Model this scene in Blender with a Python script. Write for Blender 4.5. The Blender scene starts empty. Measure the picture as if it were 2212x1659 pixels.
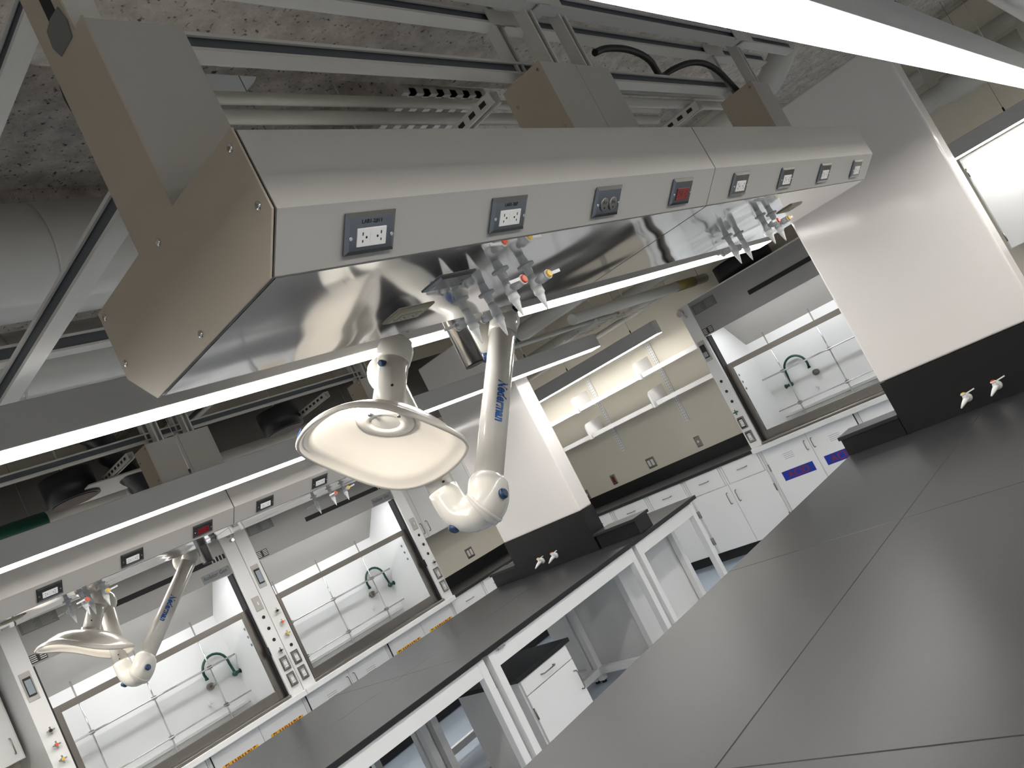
import bpy, math, random
from mathutils import Vector, Matrix
random.seed(7)
ZO = 1.728                      # camera height; all heights below are measured from the camera level
D = bpy.data; COL = bpy.context.scene.collection; SC = bpy.context.scene

# ------------------------------------------------------------------ camera, world, exposure
cam = D.cameras.new('camera'); cam.sensor_width = 36.0; cam.lens = 1790.41/2212*36.0; cam.clip_start = .02
co = D.objects.new('camera', cam); COL.objects.link(co)
R0 = (0.61906853, -0.64229127, -0.45190272); R1 = (-0.23522758, 0.39735513, -0.88700445); R2 = (0.74928108, 0.65541653, 0.09490544)
m = Matrix(((R0[0], -R1[0], -R2[0]), (R0[1], -R1[1], -R2[1]), (R0[2], -R1[2], -R2[2]))).to_4x4()
m.translation = (0, 0, ZO); co.matrix_world = m; SC.camera = co
w = D.worlds.new('room_air'); SC.world = w; w.use_nodes = True
w.node_tree.nodes['Background'].inputs[0].default_value = (.9, .95, 1, 1); w.node_tree.nodes['Background'].inputs[1].default_value = .02
SC.view_settings.view_transform = 'Standard'; SC.view_settings.look = 'None'
SC.view_settings.gamma = 1; SC.view_settings.use_curve_mapping = False
SC.view_settings.exposure = 0.0
LAMP = 27.0                       # radiance of the linear lamp lenses
HOODLAMP = 20.0
UPGLOW = 1.4
# linear lamps: (kind, axis, centre across, z of lens, from, to)

# ------------------------------------------------------------------ materials
def mat(name, col, rough=.5, metal=0, emit=0, bump=0, bscale=30, mott=0, spec=.5, coat=0, alpha=None, trans=0, mscale=4):
    m = D.materials.new(name); m.use_nodes = True; nt = m.node_tree; b = nt.nodes['Principled BSDF']
    b.inputs['Base Color'].default_value = (*col, 1); b.inputs['Roughness'].default_value = rough
    b.inputs['Metallic'].default_value = metal; b.inputs['Specular IOR Level'].default_value = spec
    b.inputs['Coat Weight'].default_value = coat; b.inputs['Transmission Weight'].default_value = trans
    if emit: b.inputs['Emission Color'].default_value = (*col, 1); b.inputs['Emission Strength'].default_value = emit
    if bump or mott:
        tc = nt.nodes.new('ShaderNodeTexCoord')
        if bump:
            n = nt.nodes.new('ShaderNodeTexNoise'); n.inputs['Scale'].default_value = bscale; n.inputs['Detail'].default_value = 5
            bp = nt.nodes.new('ShaderNodeBump'); bp.inputs['Strength'].default_value = bump; bp.inputs['Distance'].default_value = .02
            nt.links.new(tc.outputs['Object'], n.inputs['Vector']); nt.links.new(n.outputs['Fac'], bp.inputs['Height']); nt.links.new(bp.outputs['Normal'], b.inputs['Normal'])
        if mott:
            n = nt.nodes.new('ShaderNodeTexNoise'); n.inputs['Scale'].default_value = mscale; n.inputs['Detail'].default_value = 6
            mx = nt.nodes.new('ShaderNodeMix'); mx.data_type = 'RGBA'
            mx.inputs['A'].default_value = (*[c*(1-mott) for c in col], 1); mx.inputs['B'].default_value = (*[min(1, c*(1+mott)) for c in col], 1)
            nt.links.new(tc.outputs['Object'], n.inputs['Vector']); nt.links.new(n.outputs['Fac'], mx.inputs['Factor']); nt.links.new(mx.outputs['Result'], b.inputs['Base Color'])
    return m
M = {}
M['white'] = mat('white_enamel', (.78, .78, .77), .38)
M['cap'] = mat('warm_enamel', (.46, .40, .32), .45, bump=.05, bscale=400)
M['panel'] = mat('white_satin_panel', (.82, .79, .765), .12, bump=.01, bscale=3)
M['carrier'] = mat('light_grey_enamel', (.45, .435, .41), .42, bump=.03, bscale=300)
M['cab'] = mat('cabinet_white', (.86, .86, .85), .35)
M['inner'] = mat('liner_white', (.82, .82, .81), .35)
M['gap'] = mat('shadow_gap_black', (.012, .012, .013), .7)
M['black'] = mat('black_rubber', (.012, .012, .014), .5)
M['epoxy'] = mat('black_epoxy', (.022, .022, .024), .34, spec=.38, mott=.15, mscale=3, bump=.012, bscale=120)
M['epoxyv'] = mat('black_epoxy_splash', (.006, .006, .007), .33)
M['mirror'] = mat('polished_stainless', (.72, .73, .74), .07, 1)
def wavy(m, scale, strength, stretch):
    nt = m.node_tree; b = nt.nodes['Principled BSDF']; tc = nt.nodes.new('ShaderNodeTexCoord'); mp = nt.nodes.new('ShaderNodeMapping')
    mp.inputs['Scale'].default_value = stretch; n = nt.nodes.new('ShaderNodeTexNoise'); n.inputs['Scale'].default_value = scale; n.inputs['Detail'].default_value = 1
    bp = nt.nodes.new('ShaderNodeBump'); bp.inputs['Strength'].default_value = strength; bp.inputs['Distance'].default_value = .05
    nt.links.new(tc.outputs['Object'], mp.inputs['Vector']); nt.links.new(mp.outputs['Vector'], n.inputs['Vector']); nt.links.new(n.outputs['Fac'], bp.inputs['Height']); nt.links.new(bp.outputs['Normal'], b.inputs['Normal'])
wavy(M['mirror'], 2.2, .13, (1, 1.3, 1))
M['steel'] = mat('brushed_steel', (.30, .28, .26), .32, 1, bump=.03, bscale=90)
M['header'] = mat('hood_header_shaded', (.33, .325, .315), .3)  # base colour darkened to carry the shade on the hood header
M['darkpaint'] = mat('dark_grey_paint', (.13, .125, .115), .6)
M['slotdark'] = mat('painted_slot_shade', (.09, .10, .115), .45)  # near-black fill colour, shade painted into the open strut slots
M['satin'] = mat('satin_stainless', (.50, .48, .45), .2, 1)
M['plate'] = mat('steel_cover_plate', (.21, .215, .225), .20, 1)
M['chrome'] = mat('chrome', (.72, .72, .72), .12, 1)
M['plastic'] = mat('white_plastic', (.80, .80, .79), .35)
M['valvegrey'] = mat('pale_grey_nylon', (.66, .67, .68), .4)
M['red'] = mat('red_plastic', (.20, .008, .012), .35)
M['orange'] = mat('orange_red_cap', (.75, .10, .04), .3)
M['yellow'] = mat('yellow_cap', (.80, .50, .06), .3)
M['greencap'] = mat('green_cap', (.02, .16, .08), .3)
M['darkgreen'] = mat('dark_green_coating', (.006, .055, .042), .35)
M['greenwrap'] = mat('green_pipe_wrap', (.01, .09, .06), .5)
M['blue'] = mat('dark_blue_knob', (.015, .045, .12), .35)
M['ink'] = mat('blue_print', (.02, .12, .42), .4)
M['darkink'] = mat('black_print', (.01, .01, .01), .5)
M['arm'] = mat('arm_white_lacquer', (.68, .665, .62), .18, coat=.3)
M['hood'] = mat('hood_cream_lacquer', (.80, .75, .68), .26)
M['wall'] = mat('cream_wall_paint', (.76, .72, .62), .6, bump=.02, bscale=200)
M['floor'] = mat('blue_grey_floor', (.36, .42, .50), .25, mott=.08)
M['strut'] = mat('painted_strut', (.60, .59, .56), .5, bump=.05, bscale=80)
M['pipe'] = mat('painted_pipe', (.62, .61, .57), .45, bump=.05, bscale=60)
M['duct'] = mat('painted_duct', (.52, .52, .50), .45, bump=.05, bscale=10)
M['darkduct'] = mat('dark_flexible_duct', (.02, .022, .025), .4)
M['rust'] = mat('dark_red_brown_disc', (.06, .03, .03), .5)
M['marker'] = mat('faded_yellow_band', (.36, .29, .10), .5)
M['yel'] = mat('yellow_sign', (.86, .56, .03), .4)
M['signred'] = mat('red_sign_print', (.45, .02, .01), .5)
M['acidblue'] = mat('blue_sign', (.01, .035, .33), .4)
M['acidred'] = mat('dark_red_print', (.20, .02, .06), .5)
M['grey'] = mat('grey_label', (.15, .155, .15), .4)
M['greytag'] = mat('grey_tag', (.20, .21, .22), .5)
M['lampbody'] = mat('lamp_body_grey', (.50, .50, .50), .4)
M['lens'] = mat('lit_lens', (1, .97, .93), .5, emit=LAMP)
M['upglow'] = mat('added_top_glow', (1, .98, .95), .5, emit=UPGLOW)
M['warmglow'] = mat('added_warm_glow', (1, .93, .83), .5, emit=650)
M['hoodlens'] = mat('lit_tube', (.95, .97, 1), .5, emit=HOODLAMP)
M['beige'] = mat('beige_receptacle', (.42, .38, .26), .4)
M['display'] = mat('grey_display', (.30, .34, .38), .15)
M['copper'] = mat('copper_pipe', (.35, .18, .08), .35, 1)
M['glass'] = mat('clear_glass', (.97, .98, .98), .02, trans=1, spec=.5); M['glass'].node_tree.nodes['Principled BSDF'].inputs['IOR'].default_value = 1.1
def concrete():
    m = mat('sprayed_concrete', (.5, .46, .41), .85); nt = m.node_tree; b = nt.nodes['Principled BSDF']; L = nt.links.new
    tc = nt.nodes.new('ShaderNodeTexCoord')
    n1 = nt.nodes.new('ShaderNodeTexNoise'); n1.inputs['Scale'].default_value = 9; n1.inputs['Detail'].default_value = 8; n1.inputs['Roughness'].default_value = .7
    vo = nt.nodes.new('ShaderNodeTexNoise'); vo.inputs['Scale'].default_value = 48; vo.inputs['Detail'].default_value = 3
    rp = nt.nodes.new('ShaderNodeValToRGB'); rp.color_ramp.elements[0].position = .29; rp.color_ramp.elements[0].color = (.12, .11, .10, 1)
    rp.color_ramp.elements[1].position = .40; rp.color_ramp.elements[1].color = (.80, .74, .67, 1)
    mx = nt.nodes.new('ShaderNodeMix'); mx.data_type = 'RGBA'; mx.blend_type = 'MULTIPLY'; mx.inputs['Factor'].default_value = .8
    r2 = nt.nodes.new('ShaderNodeValToRGB'); r2.color_ramp.elements[0].position = .35; r2.color_ramp.elements[0].color = (.45, .45, .45, 1); r2.color_ramp.elements[1].position = .7
    bp = nt.nodes.new('ShaderNodeBump'); bp.inputs['Strength'].default_value = .9; bp.inputs['Distance'].default_value = .03
    for n in (n1, vo): L(tc.outputs['Object'], n.inputs['Vector'])
    L(vo.outputs['Fac'], rp.inputs['Fac']); L(n1.outputs['Fac'], r2.inputs['Fac']); L(rp.outputs['Color'], mx.inputs['A']); L(r2.outputs['Color'], mx.inputs['B'])
    L(mx.outputs['Result'], b.inputs['Base Color']); L(n1.outputs['Fac'], bp.inputs['Height']); L(bp.outputs['Normal'], b.inputs['Normal'])
    return m
M['concrete'] = concrete()

# ------------------------------------------------------------------ mesh helpers
def frame(d):
    d = Vector(d).normalized(); a = Vector((0, 0, 1)) if abs(d.z) < .9 else Vector((1, 0, 0))
    u = d.cross(a).normalized(); return u, d.cross(u).normalized()
class MB:
    def __init__(s): s.v = []; s.f = []; s.sm = []
    def add(s, vs, fs, smooth=False):
        o = len(s.v); s.v += [tuple(v) for v in vs]; s.f += [tuple(i+o for i in f) for f in fs]; s.sm += [smooth]*len(fs) if isinstance(smooth, bool) else smooth; return s
    def box(s, x0, x1, y0, y1, z0, z1):
        vs = [(x, y, z) for x in (x0, x1) for y in (y0, y1) for z in (z0, z1)]
        return s.add(vs, [(0, 1, 3, 2), (4, 6, 7, 5), (0, 4, 5, 1), (2, 3, 7, 6), (0, 2, 6, 4), (1, 5, 7, 3)])
    def obox(s, c, ax, ay, az):
        c = Vector(c); ax, ay, az = map(Vector, (ax, ay, az))
        return s.add([c+ax*i+ay*j+az*k for i in (-1, 1) for j in (-1, 1) for k in (-1, 1)], [(0, 1, 3, 2), (4, 6, 7, 5), (0, 4, 5, 1), (2, 3, 7, 6), (0, 2, 6, 4), (1, 5, 7, 3)])
    def prism(s, poly, a, b, axis='x'):
        n = len(poly); f = {'x': lambda p, t: (t, p[0], p[1]), 'y': lambda p, t: (p[0], t, p[1]), 'z': lambda p, t: (p[0], p[1], t)}[axis]
        vs = [f(p, a) for p in poly]+[f(p, b) for p in poly]
        return s.add(vs, [tuple(range(n)), tuple(range(2*n-1, n-1, -1))]+[(i, (i+1) % n, n+(i+1) % n, n+i) for i in range(n)])
    def tube(s, pts, r, n=16, cap=True, hollow=0):
        pts = [Vector(p) for p in pts]; rs = r if isinstance(r, (list, tuple)) else [r]*len(pts); vs = []; u = None
        for i, p in enumerate(pts):
            d = (pts[min(i+1, len(pts)-1)]-pts[max(i-1, 0)]).normalized()
            if u is None: u, _ = frame(d)
            u = (u-d*u.dot(d)).normalized(); w_ = d.cross(u)
            vs += [p+(u*math.cos(2*math.pi*k/n)+w_*math.sin(2*math.pi*k/n))*rs[i] for k in range(n)]
        fs = [(i*n+k, i*n+(k+1) % n, (i+1)*n+(k+1) % n, (i+1)*n+k) for i in range(len(pts)-1) for k in range(n)]; sm = [True]*len(fs)
        if cap: fs += [tuple(range(n-1, -1, -1)), tuple((len(pts)-1)*n+k for k in range(n))]; sm += [False, False]
        return s.add(vs, fs, sm)
    def cyl(s, a, b, r, n=16, r2=None): return s.tube([a, b], [r, r if r2 is None else r2], n)
    def lathe(s, c, d, prof, n=20, cap=True):      # prof: (distance along d, radius)
        c = Vector(c); d = Vector(d).normalized(); u, w_ = frame(d)
        vs = [c+d*h+(u*math.cos(2*math.pi*k/n)+w_*math.sin(2*math.pi*k/n))*r for h, r in prof for k in range(n)]
        fs = [(i*n+k, i*n+(k+1) % n, (i+1)*n+(k+1) % n, (i+1)*n+k) for i in range(len(prof)-1) for k in range(n)]; sm = [True]*len(fs)
        if cap: fs += [tuple(range(n-1, -1, -1)), tuple((len(prof)-1)*n+k for k in range(n))]; sm += [False, False]
        return s.add(vs, fs, sm)
    def ball(s, c, r, n=16, sc=(1, 1, 1)):
        c = Vector(c); vs = [c+Vector((0, 0, r*sc[2]))]; k = n//2
        for i in range(1, k):
            for j in range(n): vs.append(c+Vector((r*sc[0]*math.sin(math.pi*i/k)*math.cos(2*math.pi*j/n), r*sc[1]*math.sin(math.pi*i/k)*math.sin(2*math.pi*j/n), r*sc[2]*math.cos(math.pi*i/k))))
        vs.append(c-Vector((0, 0, r*sc[2]))); e = len(vs)-1
        fs = [(0, 1+j, 1+(j+1) % n) for j in range(n)]+[(1+(i-1)*n+j, 1+i*n+j, 1+i*n+(j+1) % n, 1+(i-1)*n+(j+1) % n) for i in range(1, k-1) for j in range(n)]+[(e, 1+(k-2)*n+(j+1) % n, 1+(k-2)*n+j) for j in range(n)]
        return s.add(vs, fs, True)
    def frame_rect(s, x0, x1, z0, z1, w_, y0, y1, ws=None):
        a = ws or (w_, w_, w_, w_)     # left right bottom top
        s.box(x0, x0+a[0], y0, y1, z0, z1); s.box(x1-a[1], x1, y0, y1, z0, z1); s.box(x0+a[0], x1-a[1], y0, y1, z0, z0+a[2]); s.box(x0+a[0], x1-a[1], y0, y1, z1-a[3], z1); return s
    def arc(s, c, u, v, r, a0, a1, rr, n=14, sides=10):
        c, u, v = map(Vector, (c, u, v)); return s.tube([c+u*r*math.cos(a0+(a1-a0)*i/n)+v*r*math.sin(a0+(a1-a0)*i/n) for i in range(n+1)], rr, sides)
LOC = {}
def obj(name, mb, material, parent=None, bev=0, seg=2, label=None, kind=None, world=True):
    me = D.meshes.new(name); off = Vector((0, 0, 0))
    if parent is not None and world: off = LOC.get(parent.name, Vector((0, 0, 0)))
    vs = [tuple(Vector(v)-off) for v in mb.v] if parent is not None else [(v[0], v[1], v[2]+ZO) for v in mb.v]
    if parent is None:
        c = Vector((sum(v[0] for v in vs)/len(vs), sum(v[1] for v in vs)/len(vs), min(v[2] for v in vs))); vs = [tuple(Vector(v)-c) for v in vs]
    me.from_pydata(vs, [], mb.f); me.polygons.foreach_set('use_smooth', mb.sm)
    me.materials.append(M[material] if isinstance(material, str) else material); me.update()
    import bmesh
    bm = bmesh.new(); bm.from_mesh(me); bmesh.ops.recalc_face_normals(bm, faces=bm.faces); bm.to_mesh(me); bm.free()
    o = D.objects.new(name, me); COL.objects.link(o)
    if parent is not None: o.parent = parent
    else: o.location = c; LOC[o.name] = Vector((c.x, c.y, c.z-ZO))
    if parent is not None: LOC[o.name] = off if world else Vector((0, 0, 0))
    if bev:
        b = o.modifiers.new('bevel', 'BEVEL'); b.width = bev; b.segments = seg; b.limit_method = 'ANGLE'; b.angle_limit = math.radians(40); b.harden_normals = False
    if label: o['label'] = label
    if kind: o['kind'] = kind
    return o
def tag(o, label, cat, group=None):
    o['label'] = label; o['category'] = cat
    if group: o['group'] = group
    return o
def thing(name, label, cat, loc=(0, 0, 0), rot=None, group=None):
    o = D.objects.new(name, None); COL.objects.link(o); o.empty_display_size = .05
    mm = (rot.to_4x4() if rot is not None else Matrix.Identity(4)); mm.translation = (loc[0], loc[1], loc[2]+ZO); o.matrix_world = mm
    LOC[o.name] = Vector(loc); return tag(o, label, cat, group)
def single(name, mb, material, label, cat, group=None, bev=0): return tag(obj(name, mb, material, bev=bev), label, cat, group)
def struct(name, mb, material): return obj(name, mb, material, kind='structure')
def dup(root, loc, rot=None, label=None, group=None):
    def cp(o, par):
        c = o.copy(); COL.objects.link(c); c.parent = par
        for ch in list(o.children): cp(ch, c)
        return c
    r = cp(root, None); mm = (rot.to_4x4() if rot is not None else root.matrix_world.to_3x3().to_4x4()); mm.translation = (loc[0], loc[1], loc[2]+ZO); r.matrix_world = mm
    if label: r['label'] = label
    if group: r['group'] = group
    return r
def rot3(X, Y, Z): return Matrix((X, Y, Z)).transposed()
s2 = math.sqrt(.5)
R_CHAM = rot3((1, 0, 0), (0, -s2, s2), (0, -s2, -s2)); R_DOWN = rot3((1, 0, 0), (0, -1, 0), (0, 0, -1))
R_LEFT = rot3((1, 0, 0), (0, 0, 1), (0, -1, 0)); R_END = rot3((0, -1, 0), (0, 0, 1), (-1, 0, 0))
ENDZ = Matrix.Rotation(-math.pi/2, 3, 'Z')
_tc = {}
def text(s, size, material='darkink', font=None, stretch=1, thick=.0006, shear=0, bold=0):
    """flat lettering in the local xy plane, centred, as mesh data"""
    k = (s, size, stretch, thick, shear, bold)
    if k not in _tc:
        cu = D.curves.new('lettering', 'FONT'); cu.body = s; cu.size = size; cu.align_x = 'CENTER'; cu.align_y = 'CENTER'; cu.extrude = thick; cu.shear = shear; cu.offset = bold; cu.resolution_u = 3
        o = D.objects.new('lettering_source', cu); COL.objects.link(o); bpy.context.view_layer.update()
        me = D.meshes.new_from_object(o.evaluated_get(bpy.context.evaluated_depsgraph_get())); vs = [(v.co.x*stretch, v.co.y, v.co.z) for v in me.vertices]; fs = [tuple(p.vertices) for p in me.polygons]
        D.objects.remove(o); D.curves.remove(cu); D.meshes.remove(me); _tc[k] = (vs, fs)
    b = MB(); b.add(_tc[k][0], _tc[k][1]); return b
def place(mb, X, Y, Z, c):
    X, Y, Z, c = map(Vector, (X, Y, Z, c)); mb.v = [tuple(c+X*v[0]+Y*v[1]+Z*v[2]) for v in mb.v]; return mb

# ------------------------------------------------------------------ room shell
struct('floor', MB().box(-4, 7.6, -4, 7.25, -ZO-.1, -ZO), 'floor')
cl = MB(); cl.box(-4, 7.6, -4, 7.25, 2.15, 2.3)
cl.box(-4, 7.57, -.6, 2.03, 1.62, 2.15); cl.box(3.0, 3.5, 2.03, 7.2, 1.75, 2.15); cl.box(-4, 7.57, 3.55, 4.1, 1.75, 2.15)
struct('ceiling', cl, 'concrete')
struct('wall_back', MB().box(7.57, 7.67, -4, 7.3, -ZO, 2.15), 'wall')
struct('wall_left', MB().box(-4, 7.57, 7.2, 7.3, -ZO, 2.15), 'wall')
struct('wall_right', MB().box(-4, 7.57, -4.1, -4, -ZO, 2.15), 'wall')
struct('wall_front', MB().box(-4.1, -4, -4, 7.3, -ZO, 2.15), 'wall')

# ------------------------------------------------------------------ linear lamps
def lamp(axis, c, z, a, b, label, cz=.115, w_=.055):
    t = thing('linear_pendant_lamp', label, 'light', ((a+b)/2, c, z) if axis == 'x' else (c, (a+b)/2, z), group='white linear pendant lamps')
    def bx(p, q, e0, e1, z0, z1):
        return MB().box(e0, e1, c+p, c+q, z0, z1) if axis == 'x' else MB().box(c+p, c+q, e0, e1, z0, z1)
    obj('housing', bx(-w_, w_, a, b, z+.004, z+cz), 'lampbody', t, bev=.003)
    e = w_-.004; pr = [(c-e, z+.003), (c-e, z), (c-e+.004, z-.0008), (c+e-.004, z-.0008), (c+e, z), (c+e, z+.003)]
    obj('lens', MB().prism(pr, a+.004, b-.004, axis), 'lens', t, label='glowing white lens')
    if axis == 'x': obj('added_uplight', bx(-w_+.015, w_-.015, a+.01, b-.01, z+cz, z+cz+.002), 'upglow', t)  # unseen glowing strip added on top to brighten the ceiling
    for k in range(3):
        p = a+(b-a)*(.12+.38*k); q = (p, c) if axis == 'x' else (c, p)
        top = 1.62 if (axis == 'x' and c < 2.0) else 2.15
        obj('suspension_cable', MB().cyl((q[0], q[1], z+cz), (q[0], q[1], top), .0015, 6), 'steel', t)
        obj('cable_gripper', MB().cyl((q[0], q[1], z+cz), (q[0], q[1], z+cz+.035), .006, 8), 'black', t)
    return t
lamp('x', .472, .59, -2.2, 5.5, 'long glowing linear lamp crossing the top right corner of the view')
lamp('x', 2.188, .59, -1.6, 5.45, 'long glowing linear lamp running just behind the near service carrier')
lamp('x', 3.893, .59, -1.6, 5.58, 'long glowing linear lamp running in front of the far service carrier')
lamp('x', 5.61, .59, -1.6, 5.2, 'long linear lamp mostly hidden behind the far carrier')
lamp('y', 7.055, .555, 4.17, 6.6, 'linear lamp hanging in front of the open wall shelves', cz=.14)
lamp('y', 7.055, .575, -2.5, 1.30, 'linear lamp above the wall cabinet at the right edge', cz=.12)
lamp('x', -1.25, .59, -2.2, 5.5, 'long linear lamp hanging behind the photographer')

# ------------------------------------------------------------------ small fittings (templates in local frames: X along, Y up, Z out)
def bevplate(w_, h, t=.006, e=.008):
    b = MB(); W, H = w_/2, h/2
    vs = [(-W, -H, 0), (W, -H, 0), (W, H, 0), (-W, H, 0), (-W, -H, t*.35), (W, -H, t*.35), (W, H, t*.35), (-W, H, t*.35), (-W+e, -H+e, t), (W-e, -H+e, t), (W-e, H-e, t), (-W+e, H-e, t)]
    return b.add(vs, [(3, 2, 1, 0)]+[(i+4*k, (i+1) % 4+4*k, (i+1) % 4+4*k+4, i+4*k+4) for k in (0, 1) for i in range(4)]+[(8, 9, 10, 11)])
def gfci(par, cx, cy, m='plastic', vert=False, sc=1, full=True):
    r = (lambda x, y: (cx-y*sc, cy+x*sc)) if vert else (lambda x, y: (cx+x*sc, cy+y*sc))
    def bx(x0, x1, y0, y1, z0, z1):
        (a, b), (c, d) = r(x0, y0), r(x1, y1); return MB().box(min(a, c), max(a, c), min(b, d), max(b, d), z0, z1)
    f = obj('receptacle', bx(-.034, .034, -.0165, .0165, .004, .0078), m, par, bev=.001, world=False, label='red receptacle' if m == 'red' else None)
    if full:
        sl = MB()
        for s in (-1, 1):
            for p in ((.0215, .0065, .0095, .0012), (.0215, -.0065, .0075, .0012)):
                q = bx(s*p[0]-p[3], s*p[0]+p[3], p[1]-p[2]/2*.6, p[1]+p[2]/2*.6, .0076, .0081); sl.add(q.v, q.f)
            (a, b) = r(s*.013, 0); sl.cyl((a, b, .0076), (a, b, .0081), .0023, 8)
        obj('slots', sl, 'gap', f, world=False)
        q = bx(-.0045, .0045, -.009, .009, .0078, .0084); obj('test_buttons', q, m, f, world=False, bev=.0005)
    return f
def outlet(label, loc, rot, kind='white', txt=None, dy=-.006, group='outlet plates on the service carriers', w_=.117, h=.074):
    t = thing('outlet_plate', label, 'electrical outlet', loc, rot, group)
    obj('cover_plate', bevplate(w_, h), 'beige' if kind == 'beige' else 'plate', t, world=False)
    for s in (-1, 1): obj('screw', MB().cyl((s*.048, dy, .005), (s*.048, dy, .0075), .0035, 10), 'chrome', t, world=False)
    if kind == 'dark':
        for s in (-1, 1):
            o = obj('receptacle', MB().lathe((s*.0195, dy, .004), (0, 0, 1), [(0, .0165), (.004, .0165), (.0045, .015)], 18), 'steel', t, world=False)
            sl = MB().box(s*.0195-.006, s*.0195-.004, dy+.001, dy+.009, .008, .0092).box(s*.0195+.003, s*.0195+.0045, dy+.001, dy+.007, .008, .0092).cyl((s*.0195, dy-.008, .008), (s*.0195, dy-.008, .0092), .0025, 8)
            obj('slots', sl, 'gap', o, world=False)
    elif kind == 'blank': pass
    else: gfci(t, 0, dy, 'red' if kind == 'red' else ('beige' if kind == 'beige' else 'plastic'))
    if txt:
        obj('lettering', place(text(txt, .0105, thick=.0003), (1, 0, 0), (0, 1, 0), (0, 0, 1), (0, .0215, .0063)), 'darkink', t, world=False)
    return t
def vplate(label, loc, rot, kind, group, w_=.072, h=.117, cat='electrical outlet', name='outlet_plate'):
    t = thing(name, label, cat, loc, rot, group)
    obj('cover_plate', bevplate(w_, h), 'steel' if kind != 'raised' else 'chrome', t, world=False)
    if kind == 'two':
        for s in (-1, 1): gfci(t, s*.023, 0, vert=True, full=False)
    elif kind == 'jack':
        obj('jack', MB().lathe((0, 0, .005), (0, 0, 1), [(0, .016), (.004, .016), (.004, .006)], 16), 'plastic', t, world=False)
    elif kind == 'red': gfci(t, 0, 0, 'red', vert=True)
    elif kind == 'switch':
        obj('switch_rocker', MB().box(-.006, .006, -.014, .014, .005, .012), 'plastic', t, world=False, bev=.002)
        obj('switch_insert', MB().box(-.017, .017, -.034, .034, .004, .0068), 'plastic', t, world=False)
    elif kind == 'raised':
        obj('box_frame', MB().frame_rect(-.028, .028, -.045, .045, .006, 0, 1), 'chrome', None) if False else None
        b = MB(); b.box(-.027, .027, .036, .045, .004, .014); b.box(-.027, .027, -.045, -.036, .004, .014); b.box(-.027, -.02, -.036, .036, .004, .014); b.box(.02, .027, -.036, .036, .004, .014)
        obj('guard_frame', b, 'chrome', t, world=False, bev=.001); gfci(t, 0, 0, vert=True, full=True)
    return t

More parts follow.
